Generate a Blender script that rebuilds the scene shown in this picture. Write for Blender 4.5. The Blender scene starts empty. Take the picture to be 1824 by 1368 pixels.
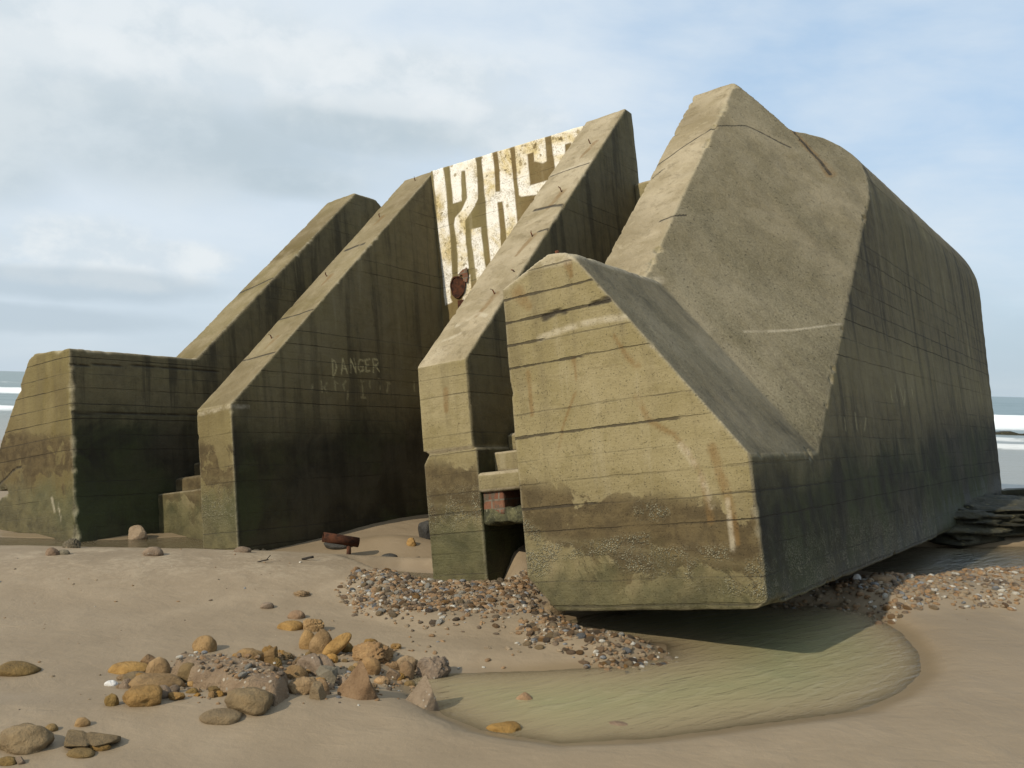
import bpy, bmesh, math, random
import numpy as np
from mathutils import Matrix, Vector

scene = bpy.context.scene
COL = scene.collection

# ------------------------------------------------------------------ camera
ROLL = math.atan2(47, 1824)
cam_d = bpy.data.cameras.new('camera'); cam = bpy.data.objects.new('camera', cam_d); COL.objects.link(cam)
cam_d.sensor_width = 36.0; cam_d.lens = 36.0 * 1680 / 1824
cam_d.clip_start = 0.05; cam_d.clip_end = 20000
c_, s_ = math.cos(ROLL), math.sin(ROLL)
cam.matrix_world = Matrix(((c_, -s_, 0, 0), (0, 0, -1, 0), (s_, c_, 0, 1.6), (0, 0, 0, 1)))
scene.camera = cam

# ------------------------------------------------------------------ light
SUN_EL = math.radians(33); SUN_AZ = math.radians(226)      # where the sun stands (clockwise from +Y)
sun_d = bpy.data.lights.new('sun', 'SUN'); sun_d.energy = 4.3; sun_d.angle = math.radians(0.6); sun_d.color = (1.0, 0.90, 0.74)
sun = bpy.data.objects.new('sun', sun_d); COL.objects.link(sun)
to_sun = Vector((math.sin(SUN_AZ) * math.cos(SUN_EL), math.cos(SUN_AZ) * math.cos(SUN_EL), math.sin(SUN_EL)))
sun.rotation_euler = to_sun.to_track_quat('Z', 'Y').to_euler()
sun.location = (-8, -8, 12)
scene.view_settings.view_transform = 'Standard'; scene.view_settings.look = 'None'
scene.view_settings.exposure = 0.0; scene.view_settings.gamma = 1.0; scene.view_settings.use_curve_mapping = False


class NT:
    """small helper for writing node trees"""
    def __init__(s, tree):
        s.t = tree; s.n = tree.nodes; s.l = tree.links
    def node(s, typ, **kw):
        n = s.n.new(typ)
        for k, v in kw.items(): setattr(n, k, v)
        return n
    def put(s, sock, v):
        if isinstance(v, bpy.types.NodeSocket): s.l.new(v, sock)
        elif isinstance(v, (tuple, list)):
            if sock.type == 'RGBA' and len(v) == 3: v = (*v, 1.0)
            sock.default_value = v
        else: sock.default_value = v
    def m(s, op, a, b=0.0, c=None, clamp=False):
        n = s.node('ShaderNodeMath', operation=op, use_clamp=clamp)
        s.put(n.inputs[0], a); s.put(n.inputs[1], b)
        if c is not None: s.put(n.inputs[2], c)
        return n.outputs[0]
    def vm(s, op, a, b=(0, 0, 0)):
        n = s.node('ShaderNodeVectorMath', operation=op); s.put(n.inputs[0], a)
        if op == 'SCALE': s.put(n.inputs['Scale'], b)
        else: s.put(n.inputs[1], b)
        return n.outputs['Value'] if op in ('DOT_PRODUCT', 'LENGTH', 'DISTANCE') else n.outputs[0]
    def noise(s, vec, scale, detail=4, rough=.55, dist=0.0, out='Fac'):
        n = s.node('ShaderNodeTexNoise'); s.put(n.inputs['Vector'], vec)
        n.inputs['Scale'].default_value = scale; n.inputs['Detail'].default_value = detail
        n.inputs['Roughness'].default_value = rough; n.inputs['Distortion'].default_value = dist
        return n.outputs[out]
    def voro(s, vec, scale, feature='F1', out='Distance', rnd=1.0):
        n = s.node('ShaderNodeTexVoronoi', feature=feature); s.put(n.inputs['Vector'], vec)
        n.inputs['Scale'].default_value = scale; n.inputs['Randomness'].default_value = rnd
        return n.outputs[out]
    def step(s, v, a, b, lo=0.0, hi=1.0):
        n = s.node('ShaderNodeMapRange', interpolation_type='SMOOTHSTEP'); s.put(n.inputs[0], v)
        s.put(n.inputs[1], a); s.put(n.inputs[2], b); s.put(n.inputs[3], lo); s.put(n.inputs[4], hi)
        return n.outputs[0]
    def lin(s, v, a, b, lo=0.0, hi=1.0):
        n = s.node('ShaderNodeMapRange'); s.put(n.inputs[0], v)
        s.put(n.inputs[1], a); s.put(n.inputs[2], b); s.put(n.inputs[3], lo); s.put(n.inputs[4], hi)
        return n.outputs[0]
    def mix(s, f, a, b, blend='MIX'):
        n = s.node('ShaderNodeMix', data_type='RGBA', blend_type=blend)
        s.put(n.inputs[0], f); s.put(n.inputs[6], a); s.put(n.inputs[7], b)
        return n.outputs[2]
    def sep(s, v):
        n = s.node('ShaderNodeSeparateXYZ'); s.put(n.inputs[0], v); return n.outputs
    def comb(s, x, y, z):
        n = s.node('ShaderNodeCombineXYZ'); s.put(n.inputs[0], x); s.put(n.inputs[1], y); s.put(n.inputs[2], z); return n.outputs[0]
    def attr(s, name, out='Fac'):
        n = s.node('ShaderNodeAttribute', attribute_name=name); return n.outputs[out]
    def bump(s, h, strength=1.0, dist=1.0, normal=None):
        n = s.node('ShaderNodeBump'); n.inputs['Strength'].default_value = strength; n.inputs['Distance'].default_value = dist
        s.put(n.inputs['Height'], h)
        if normal is not None: s.put(n.inputs['Normal'], normal)
        return n.outputs[0]
    def principled(s, color, rough, normal=None, spec=0.35, metal=0.0):
        n = s.node('ShaderNodeBsdfPrincipled'); s.put(n.inputs['Base Color'], color); s.put(n.inputs['Roughness'], rough)
        s.put(n.inputs['Specular IOR Level'], spec); s.put(n.inputs['Metallic'], metal)
        if normal is not None: s.put(n.inputs['Normal'], normal)
        return n.outputs[0]


# ------------------------------------------------------------------ sky (world): Nishita + cloud layers laid out by direction
world = bpy.data.worlds.new('World'); scene.world = world; world.use_nodes = True
w = NT(world.node_tree); w.n.clear()
sky = w.node('ShaderNodeTexSky', sky_type='NISHITA', sun_disc=False)
sky.sun_elevation = SUN_EL; sky.sun_rotation = SUN_AZ; sky.altitude = 0; sky.air_density = 1.0; sky.dust_density = 1.0; sky.ozone_density = 1.2
tc = w.node('ShaderNodeTexCoord'); D = w.vm('NORMALIZE', tc.outputs['Generated'])
dx, dy, dz = w.sep(D)
az = w.m('ARCTAN2', dx, dy); el = w.m('ARCSINE', dz)
ang = w.comb(az, w.m('MULTIPLY', el, 1.45), 0.0)
n_big = w.noise(ang, 4.2, 10, .56, .15)
n_fine = w.noise(ang, 13.0, 9, .58, .1)
n_soft = w.noise(w.comb(az, w.m('MULTIPLY', el, 1.9), 7.0), 2.6, 8, .5, .2)
n_mack = w.noise(w.comb(w.m('ADD', az, w.m('MULTIPLY', el, .6)), w.m('MULTIPLY', el, 2.6), 3.1), 6.5, 9, .55, .2)
n_band = w.noise(w.comb(az, w.m('MULTIPLY', el, 5.5), 9.0), 2.4, 8, .52, .15)

def blob(a0, e0, sa, se, wob=.5, soft=.8):
    """1 inside an ellipse of the sky around azimuth a0 and elevation e0, billowing towards its rim"""
    x = w.m('DIVIDE', w.m('SUBTRACT', az, a0), sa); y = w.m('DIVIDE', w.m('SUBTRACT', el, e0), se)
    r = w.m('SQRT', w.m('ADD', w.m('MULTIPLY', x, x), w.m('MULTIPLY', y, y)))
    r = w.m('ADD', r, w.m('MULTIPLY', w.m('SUBTRACT', n_big, .5), -wob * 4.0))
    r = w.m('ADD', r, w.m('MULTIPLY', w.m('SUBTRACT', n_fine, .5), -wob * 1.6))
    return w.step(r, 1.0 + soft / 2, 1.0 - soft / 2)

def mx(*a):
    r = a[0]
    for q in a[1:]: r = w.m('MAXIMUM', r, q)
    return r

K = 9.4
def C(r, g, b): return (r * K, g * K, b * K)
blue = w.mix(w.step(el, -.02, .30), C(.50, .63, .75), C(.48, .67, .89))
col = w.mix(0.70, sky.outputs[0], blue)
# thin white veil: heavy to the left, breaking up into soft flecks to the right
veil = w.m('ADD', w.lin(az, -.5, .50, 1.0, .42), w.m('MULTIPLY', w.m('SUBTRACT', n_soft, .5), 1.5))
veil = w.m('ADD', veil, w.m('MULTIPLY', w.m('SUBTRACT', n_mack, .5), w.lin(az, -.3, .2, .5, 1.5)), clamp=True)
veil = w.m('MULTIPLY', veil, w.step(el, -.03, .15, .50, 1.0))
col = w.mix(w.m('MULTIPLY', veil, .93), col, C(.71, .785, .85))
# grey-blue bands low over the sea
lowband = w.m('MULTIPLY', w.step(el, .15, .04), w.step(n_band, .42, .62))
col = w.mix(w.m('MULTIPLY', w.m('MULTIPLY', lowband, w.step(az, -.55, .1, .45, 1.0)), .5), col, C(.42, .53, .63))
# the cumulus bank on the left: white billowing tops over a grey belly
top = mx(blob(-.40, 0.312, .24, .055), blob(-.20, 0.302, .20, .045), blob(-.56, 0.267, .10, .08), blob(-.05, 0.267, .10, .03))
col = w.mix(w.m('MULTIPLY', top, .80), col, w.mix(w.step(n_fine, .38, .62), C(.63, .705, .755), C(.76, .81, .84)))
under = mx(blob(-.34, 0.229, .22, .050, .35, 1.0), blob(-.535, 0.192, .09, .042, .35, 1.0), blob(-.19, 0.252, .15, .030, .35, 1.0), blob(-.24, 0.202, .09, .022, .35, .9))
belly = w.mix(w.step(w.m('ADD', n_big, w.m('MULTIPLY', n_fine, .4)), .55, .85), C(.43, .52, .575), C(.60, .675, .72))
col = w.mix(w.m('MULTIPLY', under, .72), col, belly)
rim = mx(blob(-.43, 0.302, .10, .020), blob(-.25, 0.312, .10, .018), blob(-.13, 0.282, .09, .014))
col = w.mix(w.m('MULTIPLY', rim, .45), col, C(.80, .84, .86))
low = mx(blob(-.435, .125, .065, .026), blob(-.525, .115, .05, .018), blob(-.35, .115, .055, .016), blob(-.40, .095, .10, .012))
col = w.mix(w.m('MULTIPLY', low, .92), col, w.mix(w.step(n_fine, .38, .62), C(.64, .72, .78), C(.77, .82, .845)))
lowu = mx(blob(-.44, .085, .14, .014), blob(-.52, .05, .16, .012))
col = w.mix(w.m('MULTIPLY', lowu, .55), col, C(.44, .53, .60))
bg = w.node('ShaderNodeBackground'); w.put(bg.inputs[0], col); bg.inputs[1].default_value = 0.112
wo = w.node('ShaderNodeOutputWorld'); w.l.new(bg.outputs[0], wo.inputs[0])


# ------------------------------------------------------------------ numpy noise
def _hash(ix, iy, iz, seed):
    h = (ix.astype(np.int64) * 374761393 + iy.astype(np.int64) * 668265263 + iz.astype(np.int64) * 2147483647 // 7 + seed * 974711) & 0xFFFFFFFF
    h = ((h ^ (h >> 13)) * 1274126177) & 0xFFFFFFFF
    h = ((h ^ (h >> 16)) * 2246822519) & 0xFFFFFFFF
    return ((h ^ (h >> 15)) & 0xFFFFFF) / float(0xFFFFFF)

def vnoise(P, seed=0):
    """value noise in -1..1 at the rows of P (n,3)"""
    P = np.asarray(P, float); I = np.floor(P).astype(np.int64); F = P - I; F = F * F * (3 - 2 * F)
    r = 0
    for dx_ in (0, 1):
        for dy_ in (0, 1):
            for dz_ in (0, 1):
                wgt = (F[:, 0] if dx_ else 1 - F[:, 0]) * (F[:, 1] if dy_ else 1 - F[:, 1]) * (F[:, 2] if dz_ else 1 - F[:, 2])
                r = r + wgt * _hash(I[:, 0] + dx_, I[:, 1] + dy_, I[:, 2] + dz_, seed)
    return r * 2 - 1

def fbm(P, oct=4, seed=0, gain=.5):
    P = np.asarray(P, float); r = 0; a = 1; t = 0
    for k in range(oct):
        r = r + a * vnoise(P * 2 ** k + 17.3 * k, seed + k); t += a; a *= gain
    return r / t

def sstep(x, a, b):
    t = np.clip((x - a) / (b - a), 0, 1); return t * t * (3 - 2 * t)


def sdist(X, Y, poly):
    """signed distance to a closed outline (negative inside)"""
    P = np.stack([X, Y], -1); n = len(poly); best = np.full(X.shape, 1e9); ins = np.zeros(X.shape, bool)
    for i in range(n):
        a = np.array(poly[i]); b = np.array(poly[(i + 1) % n]); ab = b - a
        t_ = np.clip(((P - a) @ ab) / (ab @ ab), 0, 1); d = np.linalg.norm(P - a - t_[..., None] * ab, axis=-1); best = np.minimum(best, d)
        c = ((a[1] > Y) != (b[1] > Y)) & (X < (b[0] - a[0]) * (Y - a[1]) / (b[1] - a[1] + 1e-12) + a[0]); ins ^= c
    return np.where(ins, -best, best)

# ------------------------------------------------------------------ object helpers
def new_obj(name, me, mat, parent=None):
    o = bpy.data.objects.new(name, me); COL.objects.link(o)
    for m_ in (mat if isinstance(mat, (list, tuple)) else [mat]):
        if m_ is not None: me.materials.append(m_)
    if parent is not None: o.parent = parent
    return o

def mesh_from(verts, faces, name, smooth=True):
    me = bpy.data.meshes.new(name); me.from_pydata([tuple(v) for v in verts], [], [tuple(int(i) for i in f) for f in faces]); me.update()
    if smooth: me.polygons.foreach_set('use_smooth', [True] * len(me.polygons))
    return me

def big_mesh(name, V, F, smooth=True):
    """fast path: V (n,3) floats, F (m,k) ints of equal k"""
    V = np.asarray(V, np.float32); F = np.asarray(F, np.int32); k = F.shape[1]
    me = bpy.data.meshes.new(name); me.vertices.add(len(V)); me.vertices.foreach_set('co', V.ravel())
    me.loops.add(F.size); me.loops.foreach_set('vertex_index', F.ravel())
    me.polygons.add(len(F)); me.polygons.foreach_set('loop_start', np.arange(0, F.size, k, dtype=np.int32))
    me.update(calc_edges=True); me.validate()
    if smooth: me.polygons.foreach_set('use_smooth', np.ones(len(F), bool))
    return me

def tag(o, label=None, cat=None, group=None, kind=None):
    if label: o['label'] = label
    if cat: o['category'] = cat
    if group: o['group'] = group
    if kind: o['kind'] = kind
    return o

def add_attr(me, name, vals):
    a = me.attributes.new(name, 'FLOAT', 'POINT'); a.data.foreach_set('value', np.asarray(vals, np.float32))

def get_co(me):
    a = np.empty(len(me.vertices) * 3, np.float32); me.vertices.foreach_get('co', a); return a.reshape(-1, 3).astype(float)

def get_no(me):
    a = np.empty(len(me.vertices) * 3, np.float32); me.vertices.foreach_get('normal', a); return a.reshape(-1, 3).astype(float)

def new_mat(name):
    m_ = bpy.data.materials.new(name); m_.use_nodes = True; m_.node_tree.nodes.clear(); return m_, NT(m_.node_tree)

def finish(t, shader, disp=None):
    o = t.node('ShaderNodeOutputMaterial'); t.l.new(shader, o.inputs[0])

# ------------------------------------------------------------------ materials
def make_concrete(name, tone=.96, damp=0.0, boards=1.0, warm=0.0):
    """board-marked, weathered sea concrete; tide marks follow the real water level (world height)"""
    m_, t = new_mat(name)
    tcn = t.node('ShaderNodeTexCoord'); L = tcn.outputs['Object']
    geo = t.node('ShaderNodeNewGeometry'); Z = t.sep(geo.outputs['Position'])[2]
    vt = t.node('ShaderNodeVectorTransform', vector_type='NORMAL', convert_from='WORLD', convert_to='OBJECT')
    t.l.new(geo.outputs['Normal'], vt.inputs[0]); N = t.sep(vt.outputs[0])
    lx, ly, lz = t.sep(L)
    n0 = t.noise(L, .55, 5, .6, .4); n1 = t.noise(L, 2.1, 8, .62, .6); n2 = t.noise(L, 9.0, 9, .65, .2); n3 = t.noise(L, 55.0, 6, .7)
    streak = t.noise(t.comb(t.m('MULTIPLY', lx, 5.0), t.m('MULTIPLY', ly, 5.0), t.m('MULTIPLY', lz, .45)), 1.0, 7, .62, .3)
    # vertical or not
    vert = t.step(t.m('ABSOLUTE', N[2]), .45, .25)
    # boards: 13-15 cm lifts, each with a tone of its own
    hh = t.m('ADD', lz, t.m('MULTIPLY', t.m('SUBTRACT', t.noise(L, 1.3, 3), .5), .03))
    hh = t.m('DIVIDE', t.m('SUBTRACT', hh, 1.1592 - 1.644), .1644); bid = t.m('FLOOR', hh); fr = t.m('SUBTRACT', hh, bid)
    wn = t.node('ShaderNodeTexWhiteNoise', noise_dimensions='1D'); t.put(wn.inputs['W'], bid); br = wn.outputs['Value']
    edge = t.m('MINIMUM', fr, t.m('SUBTRACT', 1.0, fr))
    wid = t.m('MULTIPLY', t.step(n2, .35, .7), .05)
    seam = t.step(t.m('SUBTRACT', edge, t.m('ADD', wid, .012)), .022, .0)
    seamon = t.step(t.m('ADD', t.m('MULTIPLY', t.m('SUBTRACT', br, .5), .75), t.noise(t.comb(t.m('MULTIPLY', lx, .8), t.m('MULTIPLY', ly, .8), t.m('MULTIPLY', bid, 3.7)), 1.4, 4, .6)), .50, .95)
    jo = t.attr('joint'); seamon = t.m('MAXIMUM', seamon, t.m('MULTIPLY', jo, t.step(n2, .25, .5)))
    seam = t.m('MAXIMUM', seam, t.m('MULTIPLY', jo, t.step(t.m('SUBTRACT', edge, t.m('MULTIPLY', wid, .9)), .024, .004)))
    seam = t.m('MULTIPLY', t.m('MULTIPLY', seam, seamon), t.m('MULTIPLY', vert, boards))
    # base tones
    light = (.350 * tone, .294 * tone, .196 * tone); mid = (.232 * tone, .188 * tone, .108 * tone); dark = (.125 * tone, .096 * tone, .048 * tone)
    col = t.mix(t.step(n1, .30, .68), mid, light)
    col = t.mix(t.m('MULTIPLY', t.step(n0, .52, .30), .55), col, dark)
    col = t.mix(t.m('MULTIPLY', t.step(n2, .55, .68), .42), col, dark)
    mot = t.noise(L, 5.2, 10, .70, .35); col = t.mix(t.m('MULTIPLY', t.step(mot, .54, .63), .34), col, dark); col = t.mix(t.m('MULTIPLY', t.step(mot, .45, .37), .28), col, (.40 * tone, .34 * tone, .225 * tone))
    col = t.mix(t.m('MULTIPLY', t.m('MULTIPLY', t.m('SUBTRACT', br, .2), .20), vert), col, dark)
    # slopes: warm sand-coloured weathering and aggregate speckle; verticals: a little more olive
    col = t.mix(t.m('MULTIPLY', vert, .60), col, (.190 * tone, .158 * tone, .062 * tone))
    speck = t.step(t.voro(L, 46.0), .16, .05); specd = t.step(t.noise(L, 95.0, 3, .6), .60, .74)
    col = t.mix(t.m('MULTIPLY', speck, .22), col, (.44, .40, .31))
    col = t.mix(t.m('MULTIPLY', specd, .45), col, (.07, .06, .04))
    # sawn-board grain left in the cement skin
    gr = t.noise(t.comb(t.m('MULTIPLY', lx, 2.2), t.m('MULTIPLY', ly, 2.2), t.m('MULTIPLY', lz, 70.0)), 1.0, 5, .6, .15)
    col = t.mix(t.m('MULTIPLY', t.m('MULTIPLY', t.step(gr, .54, .70), vert), .26), col, dark)
    # exposed, greyer aggregate on the slanted faces; brown-olive film on old damp fronts
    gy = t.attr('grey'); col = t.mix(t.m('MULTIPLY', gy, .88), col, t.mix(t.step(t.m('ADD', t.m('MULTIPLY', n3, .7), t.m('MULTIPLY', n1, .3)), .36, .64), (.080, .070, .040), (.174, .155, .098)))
    gs = t.noise(t.comb(t.m('MULTIPLY', lx, .6), t.m('MULTIPLY', ly, 9.0), t.m('MULTIPLY', lz, .6)), 1.6, 7, .6, .2)
    col = t.mix(t.m('MULTIPLY', t.m('MULTIPLY', t.m('MULTIPLY', gy, t.step(lz, 2.1, 1.2)), t.step(gs, .50, .66)), .60), col, (.085, .070, .045))
    fi = t.attr('film'); col = t.mix(t.m('MULTIPLY', fi, t.step(t.m('ADD', t.m('MULTIPLY', n1, .6), t.m('MULTIPLY', streak, .4)), .25, .6)), col, t.mix(t.step(n0, .4, .6), (.105, .078, .030), (.130, .104, .038)))
    # water streaks down the vertical faces
    dr = t.m('MULTIPLY', t.step(streak, .50, .72), vert)
    col = t.mix(t.m('MULTIPLY', dr, .45), col, (.10, .08, .045))
    dr2 = t.m('MULTIPLY', t.step(streak, .43, .28), vert)
    col = t.mix(t.m('MULTIPLY', dr2, .25), col, (.37, .33, .23))
    # lichen and algal film plus painted-in shade on the flank (attribute per wall face)
    shade_alg = t.attr('shade_algae')
    am = t.m('MULTIPLY', shade_alg, t.step(t.m('ADD', t.m('MULTIPLY', n1, .55), t.m('MULTIPLY', streak, .5)), .22, .56))
    bs = t.m('MULTIPLY', am, t.step(streak, .50, .64)); col = t.mix(t.m('MULTIPLY', am, .84), col, t.mix(t.step(n2, .35, .65), (.055, .043, .025), (.105, .083, .043)))
    col = t.mix(t.m('MULTIPLY', bs, .60), col, (.022, .021, .016))
    # tide marks
    q = t.m('ADD', Z, t.m('MULTIPLY', t.m('SUBTRACT', n1, .5), .75)); q = t.m('ADD', q, t.m('MULTIPLY', t.m('SUBTRACT', streak, .5), .55))
    q = t.m('SUBTRACT', q, damp)
    patch = t.step(t.m('ADD', n1, t.m('MULTIPLY', n2, .4)), .50, .80)
    nb1 = t.noise(L, 2.6, 10, .66, .5); qq = t.m('SUBTRACT', Z, damp)
    band = t.m('MULTIPLY', t.step(qq, 1.02, .84), t.step(qq, .45, .62)); wetz = t.step(qq, .70, .50)
    bl = t.step(t.m('ADD', nb1, t.m('ADD', t.m('MULTIPLY', band, .22), t.m('MULTIPLY', wetz, .10))), .585, .64)
    k1 = t.m('MAXIMUM', t.m('MULTIPLY', bl, t.m('MAXIMUM', band, wetz)), t.m('MULTIPLY', t.step(q, 1.15, .70), .35))
    col = t.mix(t.m('MULTIPLY', k1, .88), col, t.mix(t.step(n2, .4, .6), (.045, .031, .014), (.078, .056, .025)))
    k2 = t.step(q, .55, .22)
    col = t.mix(t.m('MULTIPLY', k2, .90), col, t.mix(t.step(t.m('ADD', t.m('MULTIPLY', n1, .6), t.m('MULTIPLY', n2, .4)), .36, .62), (.042, .037, .016), (.100, .086, .038)))
    k3 = t.m('MULTIPLY', t.m('MULTIPLY', shade_alg, t.step(q, t.lin(t.attr('grey'), 0, 1, 1.45, 1.45), .80)), 1.6, clamp=True)  # tide band on the flanks, which also deepens their painted shade
    col = t.mix(t.m('MULTIPLY', k3, .90), col, t.mix(t.step(t.m('ADD', t.m('MULTIPLY', n1, .6), t.m('MULTIPLY', streak, .5)), .42, .66), (.020, .018, .012), t.mix(t.step(n0, .42, .58), (.056, .049, .031), (.040, .046, .017))))
    gm = t.m('MULTIPLY', t.m('MULTIPLY', t.step(q, .62, .35), t.step(q, -.25, .1)), t.step(n0, .45, .60))
    col = t.mix(t.m('MULTIPLY', gm, .28), col, (.055, .066, .022))
    # painted-on wear from the mesh: rust runs, white lime, barnacles, fresh breaks
    ru = t.m('MULTIPLY', t.attr('rust'), t.step(t.m('ADD', t.m('MULTIPLY', n2, .7), t.m('MULTIPLY', streak, .4)), .32, .6), clamp=True)
    col = t.mix(t.m('MULTIPLY', ru, .62), col, (.15, .088, .030))
    pa = t.m('MULTIPLY', t.attr('pale'), t.step(n2, .30, .62), clamp=True)
    col = t.mix(t.m('MULTIPLY', pa, .55), col, (.44, .39, .29))
    ck = t.m('MULTIPLY', t.attr('chalk'), t.step(n3, .30, .55)); col = t.mix(t.m('MULTIPLY', ck, t.step(n2, .30, .52)), col, (.46, .40, .21))
    brk = t.attr('chip'); col = t.mix(t.m('MULTIPLY', t.m('MULTIPLY', brk, .75), t.step(n2, .30, .55)), col, (.37, .325, .215))
    cr = t.attr('crack'); crm = t.m('MULTIPLY', cr, t.step(n2, .25, .5), clamp=True)
    col = t.mix(t.m('MULTIPLY', crm, .9), col, (.03, .025, .018))
    bv = t.node('ShaderNodeTexVoronoi'); t.put(bv.inputs['Vector'], L); bv.inputs['Scale'].default_value = 85.0
    bmask = t.m('MULTIPLY', t.step(bv.outputs['Distance'], .62, .30), t.m('MULTIPLY', t.attr('barn'), t.step(t.m('ADD', t.m('MULTIPLY', n2, .6), t.m('MULTIPLY', n1, .5)), .46, .62)), clamp=True)
    col = t.mix(t.m('MULTIPLY', bmask, .85), col, t.mix(t.sep(bv.outputs['Color'])[0], (.07, .066, .042), (.33, .31, .21)))
    col = t.mix(t.m('MULTIPLY', seam, .78), col, (.035, .028, .018))
    # flaking white paint with ochre bleeding (only where lettering was painted)
    ptm = t.attr('paint'); n4 = t.noise(L, 16.0, 8, .70, .3)
    pc = t.mix(t.step(n1, .42, .66), (.74, .72, .66), (.56, .46, .24)); pc = t.mix(t.m('MULTIPLY', t.step(t.m('ADD', t.m('MULTIPLY', n3, .6), t.m('MULTIPLY', mot, .45)), .52, .62), .60), pc, (.20, .155, .075))
    pc = t.mix(t.m('MULTIPLY', t.step(t.voro(L, 5.5), .17, .11), .75), pc, (.24, .19, .10))
    pk = t.m('MULTIPLY', ptm, t.step(t.m('ADD', t.m('MULTIPLY', n4, .75), t.m('MULTIPLY', n1, .35)), .70, .60), clamp=True)
    col = t.mix(t.m('MULTIPLY', pk, .95), col, pc)
    # relief
    h = t.m('MULTIPLY', n2, .010); h = t.m('ADD', h, t.m('MULTIPLY', n3, .0058)); h = t.m('ADD', h, t.m('MULTIPLY', n1, .010))
    pit = t.m('MULTIPLY', gy, t.step(t.noise(L, 34.0, 4, .6), .62, .70)); col = t.mix(t.m('MULTIPLY', pit, .55), col, (.045, .038, .024))
    h = t.m('SUBTRACT', h, t.m('MULTIPLY', pit, .006)); h = t.m('ADD', h, t.m('MULTIPLY', t.m('MULTIPLY', gr, vert), .0025))
    h = t.m('SUBTRACT', h, t.m('MULTIPLY', specd, .004)); h = t.m('SUBTRACT', h, t.m('MULTIPLY', seam, .012))
    h = t.m('ADD', h, t.m('MULTIPLY', bmask, .010)); h = t.m('SUBTRACT', h, t.m('MULTIPLY', crm, .015))
    h = t.m('ADD', h, t.m('MULTIPLY', t.m('MULTIPLY', br, vert), .006 * boards))
    nb = t.bump(h, 1.0, 1.0)
    rough = t.lin(k2, 0, 1, .92, .62)
    finish(t, t.principled(col, rough, nb, spec=.25))
    return m_

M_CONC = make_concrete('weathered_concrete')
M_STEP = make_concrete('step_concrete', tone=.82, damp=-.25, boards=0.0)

def simple_stone(name, cols, scale=9.0, rough=.85, spots=None, bumpk=.012, rnd=.25, speck=None):
    """stone with a blotchy colour of its own; every stone differs a little (object random)"""
    m_, t = new_mat(name)
    tcn = t.node('ShaderNodeTexCoord'); oi = t.node('ShaderNodeObjectInfo')
    P = t.vm('ADD', tcn.outputs['Object'], t.comb(t.m('MULTIPLY', oi.outputs['Random'], 31.0), t.m('MULTIPLY', oi.outputs['Random'], 17.0), 0.0))
    n1 = t.noise(P, scale, 7, .6, .5); n2 = t.noise(P, scale * 5, 8, .65); n3 = t.noise(P, scale * 22, 5, .7)
    c = t.mix(t.step(n1, .32, .66), cols[0], cols[1])
    c = t.mix(t.m('MULTIPLY', t.step(n2, .55, .72), .5), c, cols[2])
    c = t.mix(t.m('MULTIPLY', t.step(n2, .42, .3), .35), c, (cols[1][0] * 1.25, cols[1][1] * 1.22, cols[1][2] * 1.15))
    hsv = t.node('ShaderNodeHueSaturation'); t.put(hsv.inputs['Color'], c)
    t.put(hsv.inputs['Value'], t.lin(oi.outputs['Random'], 0, 1, 1 - rnd, 1 + rnd)); t.put(hsv.inputs['Saturation'], t.lin(t.m('FRACT', t.m('MULTIPLY', oi.outputs['Random'], 7.3)), 0, 1, .8, 1.1))
    c = hsv.outputs[0]
    if speck:
        v = t.node('ShaderNodeTexVoronoi'); t.put(v.inputs['Vector'], P); v.inputs['Scale'].default_value = speck[0]
        mk = t.m('MULTIPLY', t.step(v.outputs['Distance'], .40, .22), t.step(t.sep(v.outputs['Color'])[0], speck[2], speck[2] + .1))
        c = t.mix(mk, c, t.mix(t.sep(v.outputs['Color'])[1], speck[1], tuple(x * .45 for x in speck[1])))
    h = t.m('ADD', t.m('MULTIPLY', n2, bumpk * 1.5), t.m('MULTIPLY', n3, bumpk * .4)); h = t.m('ADD', h, t.m('MULTIPLY', n1, bumpk))
    finish(t, t.principled(c, rough, t.bump(h, 1.0, 1.0), spec=.3))
    return m_

STONE = {
    'ochre': simple_stone('ochre_stone', [(.185, .108, .036), (.295, .18, .066), (.09, .054, .022)]),
    'orange': simple_stone('orange_stone', [(.20, .105, .03), (.32, .18, .054), (.10, .053, .02)]),
    'olive': simple_stone('olive_stone', [(.135, .088, .033), (.205, .136, .053), (.075, .05, .021)]),
    'brown': simple_stone('brown_stone', [(.15, .10, .055), (.24, .165, .098), (.08, .055, .032)], speck=(60.0, (.5, .46, .38), .9)),
    'pink': simple_stone('pinkish_stone', [(.175, .108, .058), (.255, .168, .096), (.11, .066, .036)]),
    'tan': simple_stone('tan_stone', [(.195, .132, .070), (.275, .195, .112), (.12, .08, .044)], speck=(70.0, (.5, .47, .4), .9)),
    'grey': simple_stone('grey_stone', [(.115, .095, .06), (.18, .15, .098), (.075, .062, .042)]),
    'blue': simple_stone('blue_black_stone', [(.035, .04, .05), (.08, .09, .11), (.03, .03, .035)], rough=.5),
    'white': simple_stone('pale_stone', [(.42, .40, .36), (.58, .56, .52), (.25, .24, .23)]),
    'black': simple_stone('dark_wet_stone', [(.022, .021, .018), (.045, .042, .035), (.015, .014, .012)], rough=.6),
    'barn': simple_stone('barnacled_stone', [(.03, .03, .024), (.055, .052, .04), (.02, .02, .016)], speck=(55.0, (.30, .29, .23), .45)),
    'slab': simple_stone('gravelly_slab_stone', [(.19, .118, .055), (.27, .178, .088), (.10, .06, .03)], scale=6.0, bumpk=.03, speck=(38.0, (.52, .46, .36), .72)),
}
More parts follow.
